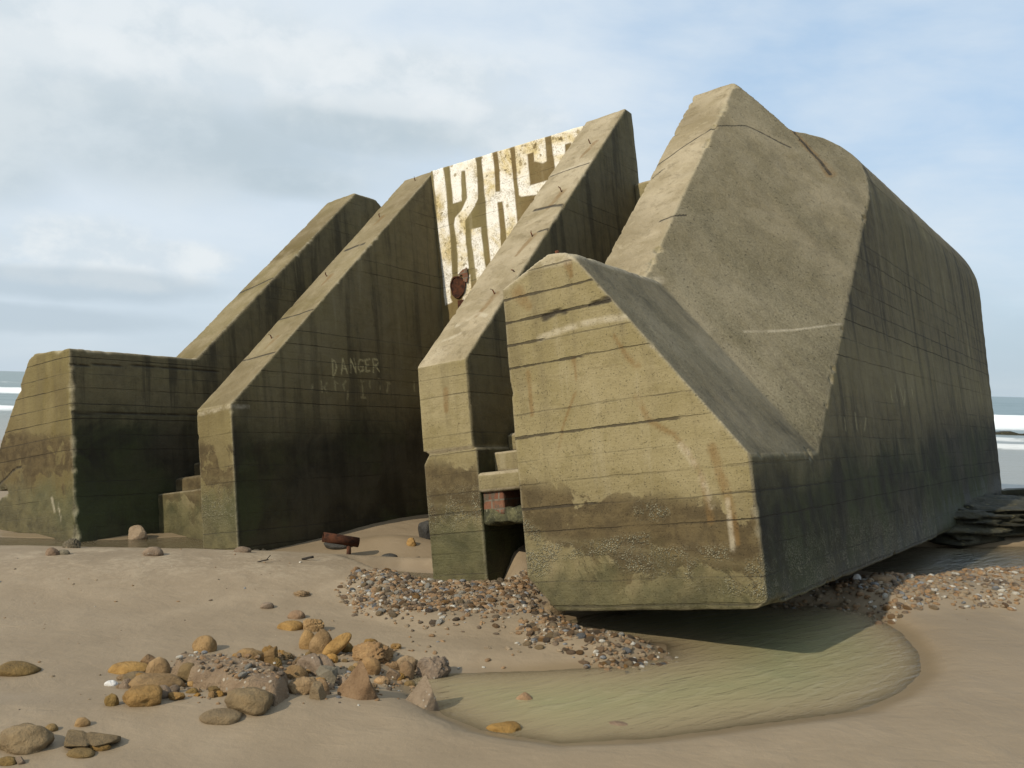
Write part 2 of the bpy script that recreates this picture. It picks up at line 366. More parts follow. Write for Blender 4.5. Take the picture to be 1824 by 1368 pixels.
PEB = {
    'orange-brown': simple_stone('orange_brown_flint', [(.15, .082, .03), (.25, .145, .058), (.075, .043, .018)], scale=14, rough=.6, rnd=.3),
    'tan': simple_stone('tan_flint', [(.165, .118, .064), (.25, .182, .105), (.095, .068, .038)], scale=14, rough=.6, rnd=.3),
    'dark brown': simple_stone('dark_brown_flint', [(.07, .05, .03), (.14, .095, .055), (.04, .03, .02)], scale=14, rough=.55, rnd=.3),
    'blue-grey': simple_stone('blue_grey_flint', [(.10, .10, .10), (.19, .19, .185), (.06, .06, .06)], scale=14, rough=.55, rnd=.3),
    'pale': simple_stone('pale_flint', [(.27, .24, .185), (.44, .41, .34), (.15, .13, .10)], scale=14, rough=.6, rnd=.2),
}

def make_rust(name='rusty_iron', dark=1.0):
    m_, t = new_mat(name)
    tcn = t.node('ShaderNodeTexCoord'); L = tcn.outputs['Object']
    n1 = t.noise(L, 18.0, 6, .65); n2 = t.noise(L, 90.0, 4, .7)
    c = t.mix(t.step(n1, .35, .65), (.045 * dark, .022 * dark, .014 * dark), (.15 * dark, .055 * dark, .025 * dark))
    finish(t, t.principled(c, .9, t.bump(t.m('ADD', t.m('MULTIPLY', n1, .006), t.m('MULTIPLY', n2, .002))), spec=.2)); return m_
M_RUST = make_rust(); M_RUSTD = make_rust('dark_rusty_iron', .5)

def make_brick():
    m_, t = new_mat('broken_red_brick')
    tcn = t.node('ShaderNodeTexCoord'); L = tcn.outputs['Object']
    lx, ly, lz = t.sep(L)
    b = t.node('ShaderNodeTexBrick'); t.put(b.inputs['Vector'], t.comb(lx, lz, 0.0)); b.inputs['Scale'].default_value = 1.0
    b.inputs['Brick Width'].default_value = .16; b.inputs['Row Height'].default_value = .075; b.inputs['Mortar Size'].default_value = .007
    t.put(b.inputs['Color1'], (.13, .055, .032)); t.put(b.inputs['Color2'], (.17, .085, .05)); t.put(b.inputs['Mortar'], (.14, .12, .09))
    n1 = t.noise(L, 14.0, 7, .65)
    c = t.mix(t.step(n1, .48, .66), b.outputs[0], (.085, .07, .05))
    finish(t, t.principled(c, .9, t.bump(t.m('MULTIPLY', n1, .02)), spec=.2)); return m_
M_BRICK = make_brick()

def make_moss():
    m_, t = new_mat('mossy_rubble')
    tcn = t.node('ShaderNodeTexCoord'); L = tcn.outputs['Object']
    n1 = t.noise(L, 9.0, 7, .65); n2 = t.noise(L, 45.0, 6, .7)
    c = t.mix(t.step(n1, .4, .6), (.035, .035, .018), (.10, .095, .045)); c = t.mix(t.step(n2, .6, .7), c, (.26, .25, .17))
    finish(t, t.principled(c, .85, t.bump(t.m('ADD', t.m('MULTIPLY', n1, .02), t.m('MULTIPLY', n2, .01))), spec=.3)); return m_
M_MOSS = make_moss()

def make_sand():
    m_, t = new_mat('beach_sand')
    geo = t.node('ShaderNodeNewGeometry'); P = geo.outputs['Position']
    wet = t.attr('wet'); dry = t.attr('dry')
    x, y, z = t.sep(P)
    n0 = t.noise(P, .5, 5, .6, .3); n1 = t.noise(P, 2.4, 7, .6, .4); n2 = t.noise(P, 22.0, 6, .65); n3 = t.noise(P, 240.0, 3, .7)
    c = t.mix(t.step(n1, .3, .7), (.232, .177, .112), (.268, .207, .134))
    c = t.mix(t.m('MULTIPLY', t.step(n0, .38, .62), .55), c, (.192, .145, .090))
    c = t.mix(t.m('MULTIPLY', dry, t.step(t.m('ADD', t.m('MULTIPLY', n2, .5), t.m('MULTIPLY', n1, .6)), .50, .68)), c, (.33, .265, .18))
    c = t.mix(t.m('MULTIPLY', t.step(n3, .58, .72), .30), c, (.15, .105, .06))
    c = t.mix(t.m('MULTIPLY', t.step(n3, .42, .30), .22), c, (.42, .35, .25))
    wm = t.m('ADD', wet, t.m('MULTIPLY', t.m('SUBTRACT', n1, .5), .30), clamp=True); wm = t.m('MULTIPLY', wm, t.step(wet, .02, .2))
    c = t.mix(t.m('MULTIPLY', wm, .80), c, (.200, .148, .088))
    rough = t.lin(wm, 0, 1, .72, .30)
    rip = t.noise(t.comb(t.m('MULTIPLY', x, 1.0), t.m('MULTIPLY', y, 2.6), 0.0), 5.0, 5, .55, .6)
    h = t.m('ADD', t.m('MULTIPLY', n1, .02), t.m('MULTIPLY', n2, .0035)); h = t.m('ADD', h, t.m('MULTIPLY', n3, .0007)); h = t.m('ADD', h, t.m('MULTIPLY', rip, .006))
    h = t.m('MULTIPLY', h, t.lin(wm, 0, 1, 1.0, .35))
    finish(t, t.principled(c, rough, t.bump(h), spec=.30)); return m_
M_SAND = make_sand()

def make_pool(name='pool_water', body=(.315, .290, .152), k=5.0, ripple=.34, opa=.84):
    """murky shallow water: turbid body over a see-through film, sky mirrored at grazing angles"""
    m_, t = new_mat(name)
    geo = t.node('ShaderNodeNewGeometry'); P = geo.outputs['Position']; x, y, z = t.sep(P)
    d = t.attr('depth')
    a = t.m('ADD', t.m('MULTIPLY', x, .80), t.m('MULTIPLY', y, .60)); b = t.m('SUBTRACT', t.m('MULTIPLY', y, .80), t.m('MULTIPLY', x, .60))
    wv = t.noise(t.comb(t.m('MULTIPLY', a, 1.0), t.m('MULTIPLY', b, 4.0), 0.0), 4.2, 4, .5, .7)
    wf = t.noise(t.comb(t.m('MULTIPLY', a, 1.6), t.m('MULTIPLY', b, 4.5), 2.0), 8.5, 4, .55, .5)
    h = t.m('ADD', t.m('MULTIPLY', wv, .034 * ripple), t.m('MULTIPLY', wf, .010 * ripple))
    nb = t.bump(h)
    op = t.m('SUBTRACT', 1.0, t.m('EXPONENT', t.m('MULTIPLY', d, -14.0 * k))); op = t.m('ADD', t.m('MULTIPLY', op, opa - .22), .22)
    n1 = t.noise(P, 1.3, 5, .6, .5)
    bc = t.mix(t.step(n1, .35, .65), body, (body[0] * .86, body[1] * .93, body[2] * .95))
    bc = t.mix(t.m('MULTIPLY', t.step(wv, .53, .66), .45), bc, (body[0] * 1.22, body[1] * 1.24, body[2] * 1.4))  # ripple glints painted into the body colour as paler streaks
    bc = t.mix(t.step(d, .10, .0), bc, (.335, .265, .160))
    df = t.node('ShaderNodeBsdfDiffuse'); t.put(df.inputs[0], bc)
    tr = t.node('ShaderNodeBsdfTransparent'); t.put(tr.inputs[0], (.95, .93, .85))
    m1 = t.node('ShaderNodeMixShader'); t.put(m1.inputs[0], op); t.l.new(tr.outputs[0], m1.inputs[1]); t.l.new(df.outputs[0], m1.inputs[2])
    gl = t.node('ShaderNodeBsdfGlossy'); t.put(gl.inputs['Roughness'], .07); t.put(gl.inputs['Normal'], nb)
    fr = t.node('ShaderNodeFresnel'); fr.inputs['IOR'].default_value = 1.33; t.put(fr.inputs['Normal'], nb)
    m2 = t.node('ShaderNodeMixShader'); t.put(m2.inputs[0], fr.outputs[0]); t.l.new(m1.outputs[0], m2.inputs[1]); t.l.new(gl.outputs[0], m2.inputs[2])
    finish(t, m2.outputs[0]); return m_
M_POOL = make_pool(); M_PUDDLE = make_pool('puddle_water', (.16, .125, .06), 1.0, .35, .6); M_GREYPOOL = make_pool('grey_pool_water', (.17, .155, .115), 1.2, .8, .8)

def make_sea():
    m_, t = new_mat('sea_water')
    geo = t.node('ShaderNodeNewGeometry'); P = geo.outputs['Position']; x, y, z = t.sep(P)
    foam = t.attr('foam'); sh = t.attr('shallow')
    n1 = t.noise(t.comb(t.m('MULTIPLY', x, .35), y, 0.0), .35, 8, .62, .4); n2 = t.noise(t.comb(t.m('MULTIPLY', x, .5), y, 0.0), 2.2, 8, .65, .3)
    c = t.mix(t.step(n1, .35, .65), (.105, .155, .150), (.150, .205, .200)); c = t.mix(sh, c, (.235, .225, .185))
    fm = t.m('MULTIPLY', foam, t.step(t.m('ADD', n2, t.m('MULTIPLY', foam, .45)), .52, .72), clamp=True)
    far = t.m('MULTIPLY', t.step(t.noise(t.comb(t.m('MULTIPLY', x, .12), y, 5.0), .11, 9, .7, .2), .67, .72), t.step(y, 60, 110))
    fm = t.m('MAXIMUM', fm, t.m('MULTIPLY', far, .7))
    c = t.mix(fm, c, (.82, .84, .84))
    h = t.m('ADD', t.m('MULTIPLY', n2, .10), t.m('MULTIPLY', n1, .30))
    finish(t, t.principled(c, t.lin(fm, 0, 1, .32, .9), t.bump(h, .6), spec=.4)); return m_
M_SEA = make_sea()
M_SLAB = simple_stone('weedy_dark_rock', [(.028, .028, .017), (.065, .058, .032), (.018, .018, .012)], scale=3.0, bumpk=.05, rough=.7, speck=(14.0, (.17, .15, .07), .72))
M_WOOD = simple_stone('dark_driftwood', [(.03, .024, .018), (.07, .055, .04), (.02, .016, .012)], scale=12)

# ------------------------------------------------------------------ the bunker: one tilted rigid body, its own frame (u right, v back, w up)
S = 1.2                                   # metres per drawing unit
BASE = (-5.0, 7.0, -.62)
def rot_frame(az_, el_, ro_):
    az_, el_, ro_ = map(math.radians, (az_, el_, ro_))
    f = Vector((math.sin(az_) * math.cos(el_), math.cos(az_) * math.cos(el_), math.sin(el_)))
    r0 = Vector((math.cos(az_), -math.sin(az_), 0)); u0 = r0.cross(f)
    return r0 * math.cos(ro_) + u0 * math.sin(ro_), f, -r0 * math.sin(ro_) + u0 * math.cos(ro_)
AXU, AXV, AXW = rot_frame(34.6, -2.05, 9.3)     # sunk and leaning in the sand
def world_of(u, v, w_): return AXU * (u * S) + AXV * (v * S) + AXW * (w_ * S) + Vector((0, 0, 1.6))
def loc_m(P):
    P = np.asarray(P, float); return (P - np.array(BASE)) * S

bunker = bpy.data.objects.new('bunker', None); COL.objects.link(bunker); bunker.empty_display_size = 1.0
B0 = world_of(*BASE)
bunker.matrix_world = Matrix(((AXU[0], AXV[0], AXW[0], B0[0]), (AXU[1], AXV[1], AXW[1], B0[1]), (AXU[2], AXV[2], AXW[2], B0[2]), (0, 0, 0, 1)))
tag(bunker, 'huge tilted concrete bunker ruin with sloping fins, leaning on the sand', 'bunker')

SLOPE = ((0, -.676, .737), -.676 * 5.2 + .737 * 1.0)     # the plane all fin tops share
FN = (.70, -.48, .53); FD = .70 * -2.66 - .48 * 5.8 + .53 * (1.0 + .917 * .6)
def box(u0=None, u1=None, v0=None, v1=None, w0=None, w1=None):
    pl = []
    for ax, lo, hi in ((0, u0, u1), (1, v0, v1), (2, w0, w1)):
        n = [0, 0, 0]; n[ax] = 1
        if hi is not None: pl.append((tuple(n), hi))
        n2 = [0, 0, 0]; n2[ax] = -1
        if lo is not None: pl.append((tuple(n2), -lo))
    return pl
def through(a, b, out):
    """plane through profile points a, b (pairs in the two axes named by out) facing outwards; runs along the third axis"""
    (i, j), sgn = out
    d = (b[0] - a[0], b[1] - a[1]); n = [0, 0, 0]; n[i] = -d[1] * sgn; n[j] = d[0] * sgn
    l = math.hypot(*d); n = [q / l for q in n]
    return (tuple(n), n[i] * a[0] + n[j] * a[1])

def convex(planes):
    bm = bmesh.new(); bmesh.ops.create_cube(bm, size=80.0)
    for n, d in planes:
        n = Vector(n); l = n.length; n /= l; co = n * (d / l)
        g = bm.verts[:] + bm.edges[:] + bm.faces[:]
        r = bmesh.ops.bisect_plane(bm, geom=g, plane_co=co, plane_no=n, clear_outer=True, dist=1e-6)
        ed = [e for e in r['geom_cut'] if isinstance(e, bmesh.types.BMEdge)]
        if ed: bmesh.ops.edgeloop_fill(bm, edges=ed)
    bmesh.ops.recalc_face_normals(bm, faces=bm.faces[:]); bm.normal_update()
    return bm

def concrete(name, solids, voxel, mat=None, seed=0, chip=.05, amp=.006, parent=bunker, attrs=None, chipmask=None, chipr=.075):
    """union of convex solids, remeshed, given uneven faces and broken arrises"""
    mat = mat or M_CONC
    V, F, edges = [], [], []
    for si, planes in enumerate(solids):
        bm = convex(planes); o = len(V)
        bm.verts.index_update()
        V += [tuple(v.co) for v in bm.verts]; F += [[v.index + o for v in f.verts] for f in bm.faces]
        for e in bm.edges:
            if len(e.link_faces) != 2: continue
            a, b = e.verts[0].co, e.verts[1].co; mid = (a + b) / 2
            if e.link_faces[0].normal.angle(e.link_faces[1].normal) < .35: continue
            tgs = []
            for fc in e.link_faces:
                tg = (b - a).normalized().cross(fc.normal)
                if tg.dot(mid - fc.calc_center_median()) < 0: tg = -tg
                tgs.append(np.array(tg * .012 - fc.normal * .002))
            edges.append((tuple(a), tuple(b), tuple(-(e.link_faces[0].normal + e.link_faces[1].normal).normalized()), tgs, si))
        bm.free()
    me = mesh_from(loc_m(V), F, name + '_rough', smooth=False)
    tmp = bpy.data.objects.new('tmp', me); COL.objects.link(tmp)
    md = tmp.modifiers.new('r', 'REMESH'); md.mode = 'VOXEL'; md.voxel_size = voxel; md.use_smooth_shade = True
    dg = bpy.context.evaluated_depsgraph_get(); out = bpy.data.meshes.new_from_object(tmp.evaluated_get(dg))
    bpy.data.objects.remove(tmp); bpy.data.meshes.remove(me)
    out.name = name
    co = get_co(out); no = get_no(out)
    k = np.zeros(len(co)); disp = np.zeros_like(co)
    for a, b, inn, tgs, si in edges:
        a = loc_m([a])[0]; b = loc_m([b])[0]; ab = b - a; L2 = ab @ ab
        sel = np.all(co > np.minimum(a, b) - .3, 1) & np.all(co < np.maximum(a, b) + .3, 1)
        if not sel.any(): continue
        p = co[sel]; tt = np.clip(((p - a) @ ab) / L2, 0, 1); c = a + tt[:, None] * ab
        dist = np.linalg.norm(p - c, axis=1)
        nz = fbm(c * 9.0, 4, seed + 5); nz2 = vnoise(c * 1.1, seed + 9)
        am = np.minimum(.002 + chip * np.clip(nz + .35 * nz2 - .16, 0, 1) * .75, .026)
        if chipmask is not None: am = am * chipmask((c / S) + np.array(BASE))
        cu = c / S + np.array(BASE); real = np.ones(len(cu), bool)       # only where the arris is not swallowed by another solid
        for qi, q in enumerate(solids):
            if qi == si: continue
            for tg in tgs: real &= ~np.all([(cu + tg) @ np.array(n) < d + 1e-4 for n, d in q], axis=0)
        am = am * real
        rad = np.maximum(am * 2.1, .008)
        f = np.clip(1 - dist / rad, 0, 1) ** .8 * am
        disp[sel] += f[:, None] * np.array(inn)
        kk = np.clip(1 - dist / np.maximum(rad * 1.4, .022), 0, 1) * np.clip(.55 + am / chip * 1.5, 0, 1) * real; k[sel] = np.maximum(k[sel], kk * .75)
    ns = fbm(co * .9, 3, seed) * .008 + fbm(co * 7.0, 3, seed + 2) * amp
    co2 = co + disp + no * ns[:, None]
    out.vertices.foreach_set('co', co2.astype(np.float32).ravel()); out.update()
    out.polygons.foreach_set('use_smooth', np.ones(len(out.polygons), bool))
    add_attr(out, 'chip', k)
    if attrs:
        for an, fn in attrs.items(): add_attr(out, an, fn(co / S + np.array(BASE), no))
    return new_obj(name, out, mat, parent)

def seg_mask(P2, pts, r0, r1=None):
    """soft mask round a polyline drawn in two axes; radius runs from r0 to r1"""
    r1 = r0 if r1 is None else r1; m = np.zeros(len(P2)); n = len(pts) - 1
    if len(P2) == 0: return m
    P2 = P2 + .008 * np.stack([vnoise(np.c_[P2 * 7, np.zeros(len(P2))], 77), vnoise(np.c_[P2 * 7, np.ones(len(P2))], 78)], 1)
    for i in range(n):
        a = np.array(pts[i]); b = np.array(pts[i + 1]); ab = b - a; t_ = np.clip(((P2 - a) @ ab) / (ab @ ab), 0, 1)
        d = np.linalg.norm(P2 - a - t_[:, None] * ab, axis=1); rr = r0 + (r1 - r0) * (i + t_) / n
        m = np.maximum(m, 1 - sstep(d / rr, .5, 1.3))
    return m

LETTERS = [
 [(-6.352,3.783),(-6.202,3.778),(-6.180,3.552),(-6.188,3.211),(-6.180,2.847),(-6.192,2.596),(-6.194,2.502),(-6.233,2.426),(-6.244,2.271),(-6.223,2.220),(-6.317,2.201),(-6.326,2.287),(-6.330,2.456),(-6.331,2.711),(-6.341,3.141),(-6.341,3.551)],
 [(-6.104,3.779),(-5.894,3.784),(-5.754,3.765),(-5.739,3.666),(-5.753,3.291),(-5.798,3.219),(-5.896,3.138),(-5.952,3.089),(-5.971,2.862),(-5.957,2.546),(-6.029,2.541),(-6.090,2.501),(-6.114,2.475),(-6.096,2.744),(-6.109,3.085),(-6.088,3.154),(-5.991,3.215),(-5.902,3.329),(-5.900,3.647),(-5.956,3.658),(-5.981,3.318),(-6.098,3.320),(-6.100,3.552)],
 [(-5.883,2.971),(-5.750,2.960),(-5.743,2.665),(-5.729,2.436),(-5.733,2.232),(-5.865,2.258),(-5.870,2.527),(-5.890,2.823)],
 [(-5.661,3.766),(-5.516,3.760),(-5.505,3.558),(-5.520,3.297),(-5.454,3.292),(-5.442,3.520),(-5.449,3.765),(-5.284,3.748),(-5.276,3.484),(-5.275,3.045),(-5.275,2.782),(-5.278,2.641),(-5.422,2.634),(-5.428,2.920),(-5.438,3.174),(-5.508,3.182),(-5.506,2.918),(-5.507,2.612),(-5.514,2.451),(-5.660,2.462),(-5.666,2.689),(-5.660,3.142),(-5.662,3.434)],
 [(-5.223,3.757),(-4.835,3.750),(-4.845,3.455),(-4.891,3.448),(-4.990,3.496),(-4.991,3.598),(-5.073,3.597),(-5.070,3.255),(-4.856,3.248),(-4.832,3.192),(-4.822,3.139),(-4.838,2.935),(-4.989,2.933),(-4.995,3.135),(-5.191,3.162),(-5.224,3.185),(-5.219,3.458)],
 [(-4.757,3.734),(-4.380,3.706),(-4.407,3.331),(-4.530,3.327),(-4.532,3.564),(-4.610,3.571),(-4.625,3.195),(-4.749,3.189),(-4.751,3.369),(-4.761,3.591)],
 [(-5.216,2.929),(-5.065,2.918),(-5.075,2.715),(-5.223,2.709)],
 [(-6.018,2.455),(-5.945,2.471),(-5.954,2.235),(-6.083,2.115),(-6.112,2.162),(-6.057,2.276)],
]
DANGER = [
 [(6.432,1.473),(6.430,1.311)],
 [(6.432,1.473),(6.473,1.457),(6.480,1.399),(6.459,1.343),(6.430,1.311)],
 [(6.575,1.492),(6.541,1.341)],
 [(6.575,1.492),(6.621,1.345)],
 [(6.555,1.396),(6.601,1.399)],
 [(6.679,1.491),(6.663,1.356)],
 [(6.679,1.491),(6.733,1.356)],
 [(6.732,1.499),(6.735,1.356)],
 [(6.847,1.492),(6.808,1.494),(6.780,1.467),(6.771,1.402),(6.796,1.376),(6.841,1.391),(6.840,1.431),(6.807,1.425)],
 [(6.949,1.511),(6.882,1.494),(6.879,1.383),(6.933,1.392)],
 [(6.880,1.442),(6.920,1.451)],
 [(6.994,1.516),(6.985,1.380)],
 [(6.994,1.516),(7.058,1.511),(7.067,1.483),(7.047,1.457),(6.991,1.443)],
 [(7.016,1.446),(7.076,1.393)],
]
FAINT = [
 [(6.155,1.205),(6.138,1.151)],
 [(6.266,1.252),(6.262,1.157)],
 [(6.340,1.244),(6.290,1.204),(6.317,1.159)],
 [(6.447,1.265),(6.442,1.172)],
 [(6.447,1.265),(6.479,1.244)],
 [(6.592,1.265),(6.551,1.232),(6.567,1.178)],
 [(6.804,1.277),(6.840,1.277)],
 [(6.820,1.276),(6.807,1.119)],
 [(6.782,1.116),(6.842,1.120)],
 [(7.056,1.314),(7.087,1.300)],
 [(7.078,1.299),(7.067,1.217)],
 [(7.178,1.288),(7.223,1.284)],
 [(7.190,1.281),(7.175,1.197)],
 [(7.613,1.315),(7.608,1.217)],
 [(6.930,1.283),(6.921,1.226)],
 [(6.610,1.164),(6.598,1.101)],
]
SCRATCH = [
 [(7.785,0.588),(7.771,0.503)],
 [(7.955,0.631),(7.957,0.510)],
 [(8.099,0.620),(8.169,0.482)],
 [(8.287,0.611),(8.196,0.501)],
 [(8.539,0.623),(8.551,0.550)],
 [(8.771,0.652),(8.755,0.520)],
 [(9.146,0.670),(9.126,0.572)],
 [(6.326,0.324),(6.323,0.253)],
 [(6.612,0.373),(6.616,0.271)],
 [(6.881,0.350),(6.803,0.266)],
]
WB = -.64
# --- right side: wing wall, its fin and the big slanted face, cut from the same pour
E_SL = through((-2.60, 1.36), (-1.68, .115), ((0, 2), 1))
roof_pts = [(-1.68, 2.05), (-1.69, 2.25), (-1.72, 2.42), (-1.77, 2.57), (-1.84, 2.69), (-1.93, 2.79), (-2.04, 2.87), (-2.16, 2.92), (-2.4, 2.96), (-2.8, 2.98)]
roof_r = [through(roof_pts[i], roof_pts[i + 1], ((0, 2), -1)) for i in range(len(roof_pts) - 1)]
wing_sol = [
    box(-3.08, -1.68, 4.54, 6.6, WB, None) + [E_SL, ((-.40, 0, .92), -.40 * -2.74 + .92 * 1.385), ((.12, 0, .99), .12 * -2.60 + .99 * 1.36),
        ((-.72, 0, -.69), -.72 * -3.08 - .69 * -.45), ((.55, 0, -.83), .55 * -1.68 - .83 * -.60)],
    box(-3.08, -1.68, 4.75, 7.96, WB, None) + [SLOPE, (FN, FD)],
    box(-3.06, -1.68, 4.75, 8.75, WB, 3.0) + [(FN, FD), SLOPE] + roof_r,
]
E_ST = dict(
    rust=[([(-2.951, .708), (-2.945, .472)], .022, .014), ([(-2.635, .75), (-2.626, .638)], .016, .008), ([(-2.645, .561), (-2.737, .398), (-2.789, .261)], .008, .008),
          ([(-2.364, .832), (-2.294, .697), (-2.249, .644)], .010, .022), ([(-2.275, .48), (-2.216, .352), (-2.08, .262)], .022, .014), ([(-2.08, .262), (-1.951, .031), (-1.932, -.198)], .012, .02),
          ([(-1.873, .167), (-1.818, -.121), (-1.806, -.317)], .03, .018), ([(-2.97, 1.2), (-2.9, 1.1)], .05, .03), ([(-2.62, 1.30), (-2.60, 1.22)], .03, .015)],
    pale=[([(-2.852, .899), (-2.698, .922), (-2.479, .935), (-2.25, .93)], .02, .02), ([(-1.83, -.1), (-1.83, -.35)], .014, .016), ([(-2.05, .20), (-1.95, .02), (-1.92, -.12)], .02, .02)],
    crack=[([(-2.80, 1.01), (-2.72, 1.035), (-2.66, 1.02)], .022, .012), ([(-2.50, 1.03), (-2.38, 1.045)], .010, .020)],
    joint=[([(-3.1, 1.03), (-2.3, 1.03)], .045, .045), ([(-3.1, .346), (-2.08, .346)], .045, .045), ([(-3.1, 1.168), (-2.4, 1.168)], .03, .03), ([(-3.1, .757), (-2.6, .757)], .03, .03), ([(-3.1, -.07), (-2.6, -.07)], .03, .03), ([(-3.1, .894), (-2.85, .894)], .03, .03)],
    barn=[([(-2.45, -.36), (-2.1, -.42), (-1.75, -.47)], .07, .13), ([(-2.0, -.48), (-1.72, -.52)], .07, .08), ([(-3.05, -.15), (-3.0, -.35)], .08, .10), ([(-2.95, -.32), (-2.3, -.28)], .05, .04), ([(-2.3, -.12), (-2.2, -.14)], .06, .05)])
def stroke_mask(P2, lst, r):
    m = np.zeros(len(P2))
    for pts in lst: m = np.maximum(m, seg_mask(P2, pts, r))
    return m
def c_chalk(P, no):
    m = np.zeros(len(P)); s_ = (no[:, 0] > .6) & (P[:, 1] > 6.0) & (P[:, 1] < 7.8) & (P[:, 2] > 1.0) & (P[:, 2] < 1.7)
    m[s_] = np.maximum(stroke_mask(P[s_][:, [1, 2]], DANGER, .010), .45 * stroke_mask(P[s_][:, [1, 2]], FAINT, .012)); return m
def flank_chalk(P, no):
    m = np.zeros(len(P)); s_ = (no[:, 0] > .6) & (P[:, 1] > 6.0) & (P[:, 1] < 9.3) & (P[:, 2] > .2) & (P[:, 2] < .8)
    m[s_] = .4 * stroke_mask(P[s_][:, [1, 2]], SCRATCH, .013); return m
def e_front(kind):
    def fn(P, no):
        m = np.zeros(len(P)); fr = (P[:, 1] < 4.7) & (no[:, 1] < -.5)
        P2 = P[fr][:, [0, 2]]
        for pts, r0, r1 in E_ST[kind]: m[fr] = np.maximum(m[fr], seg_mask(P2, pts, r0, r1))
        if kind == 'rust':   # bleeding joint between the slanted face and the rounded roof edge
            d = seg_mask(P[:, [0, 2]], [(-2.22, 2.93), (-2.0, 2.55), (-1.93, 2.42)], .02, .035); m = np.maximum(m, d * (P[:, 1] < 8.6) * (no[:, 1] < -.3))
        if kind == 'crack':
            ff = (no[:, 1] < -.3) & (no[:, 0] > .4) & (P[:, 1] > 5.9)
            d = seg_mask(P[:, [0, 2]], [(-2.66, 2.92), (-2.5, 2.95), (-2.2, 2.72)], .006, .004) * ff; d2 = seg_mask(P[:, [0, 2]], [(-2.22, 2.93), (-2.1, 2.72), (-1.93, 2.42)], .006, .010) * ff; m = np.maximum(m, np.maximum(d, d2))
            st = (no[:, 2] > .5) & (P[:, 0] < -2.6)
            for pts in ([(-3.08, 2.60), (-2.9, 2.74), (-2.66, 2.92)], [(-2.76, 1.90), (-2.60, 1.935)], [(-3.05, 2.45), (-2.98, 2.53)]): m = np.maximum(m, seg_mask(P[:, [0, 2]], pts, .007, .006) * st)
        if kind == 'pale':
            ff = (no[:, 1] < -.3) & (no[:, 0] > .4) & (P[:, 1] > 5.9)
            m = np.maximum(m, seg_mask(P[:, [0, 2]], [(-2.15, .95), (-1.9, .96), (-1.68, .99)], .010, .008) * ff * .9)
            m = np.maximum(m, .9 * seg_mask(P[:, [0, 2]], [(-3.05, 1.28), (-2.86, 1.36), (-2.62, 1.34)], .05, .05))
        if kind == 'barn': m = np.maximum(m, .8 * sstep(P[:, 0], -1.74, -1.69) * sstep(P[:, 2], -.2, -.5))
        return m
    return fn
def wing_grey(P, no):
    slope = sstep(no[:, 0], .55, .72) * sstep(no[:, 2], .4, .5); face = (no[:, 1] < -.3) * sstep(no[:, 0], .45, .6)
    return np.maximum(slope * (.75 + .25 * vnoise(P * np.array([1, 6, 1]), 12)), face * (.55 + .35 * vnoise(P * 1.1, 13) + .45 * sstep(P[:, 2], 1.2, .3) * sstep(P[:, 0], -2.4, -1.9)))
def flank_shade_algae(P, no):  # strength of algal film and painted shade on right-facing walls
    return sstep(no[:, 0], .6, .9) * np.clip(.80 + .4 * vnoise(P * np.array([.9, .8, .5]), 31) - .35 * sstep(P[:, 2], .35, .70) * sstep(P[:, 2], 1.2, .8), 0, 1)
wing = concrete('wing_wall', wing_sol, .016, seed=1, chip=.06, attrs=dict(rust=e_front('rust'), pale=e_front('pale'), crack=e_front('crack'), barn=e_front('barn'), joint=e_front('joint'), chalk=lambda P, no: flank_chalk(P, no), shade_algae=flank_shade_algae, grey=wing_grey),
                chipmask=lambda c: np.where(np.abs(c[:, 1] - 8.25) < .05, .5, 1.0))
wing['label'] = 'wing wall joined to the tallest peak and its slanted face'

# --- left side: wing wall and its fin
left_sol = [
    box(None, -7.75, 4.6, 8.25, -1.6, 1.72) + [((-.81, 0, .59), -.81 * -8.39 + .59 * 1.70), ((.07, 0, .997), .07 * -7.75 + .997 * 1.655), ((-.3, 0, .95), -.3 * -8.3 + .95 * 1.70), ((0, 0, -1), -.50), ((-1, 0, 0), 9.10)],
    box(-9.0, -7.75, 4.6, 8.25, -1.6, .66) + [((-.45, 0, .89), -.45 * -8.98 + .89 * .42)],
    box(-9.35, -7.75, 4.6, 8.25, -1.6, .40) + [((-.80, 0, .60), -.80 * -9.02 + .60 * .40)],
    box(-8.21, -7.75, 4.8, 8.95, -1.6, 3.92) + [SLOPE, ((-.5, .5, .70), -.5 * -8.21 + .5 * 8.35 + .70 * 3.90)],
]
left = concrete('wing_wall', left_sol, .021, seed=21, chip=.06, attrs=dict(
    shade_algae=lambda P, no: sstep(no[:, 0], .6, .9) * .75, film=lambda P, no: (no[:, 1] < -.5) * (.88 + .2 * vnoise(P * 2, 5)),
    crack=lambda P, no: np.maximum(seg_mask(P[:, [0, 2]], [(-8.98, .56), (-8.75, .66), (-8.55, .70)], .010, .006) * (no[:, 1] < -.5), np.maximum(seg_mask(P[:, [1, 2]], [(4.6, 1.08), (6.6, 1.1)], .010, .008) * (no[:, 0] > .5), np.maximum(seg_mask(P[:, [1, 2]], [(4.6, 1.50), (5.1, 1.53), (6.9, 1.56)], .008, .006) * (no[:, 0] > .5), seg_mask(P[:, [0, 2]], [(-8.2, 2.54), (-7.95, 2.60), (-7.75, 2.64)], .014, .010) * (no[:, 2] > .5)))),
    pale=lambda P, no: np.maximum(seg_mask(P[:, [0, 2]], [(-8.11, .36), (-8.06, .24)], .02, .012), seg_mask(P[:, [0, 2]], [(-8.0, .30), (-7.96, .15)], .012, .008)) * (no[:, 1] < -.5)))
left['label'] = 'flat topped wing wall with a notched, broken outer edge'

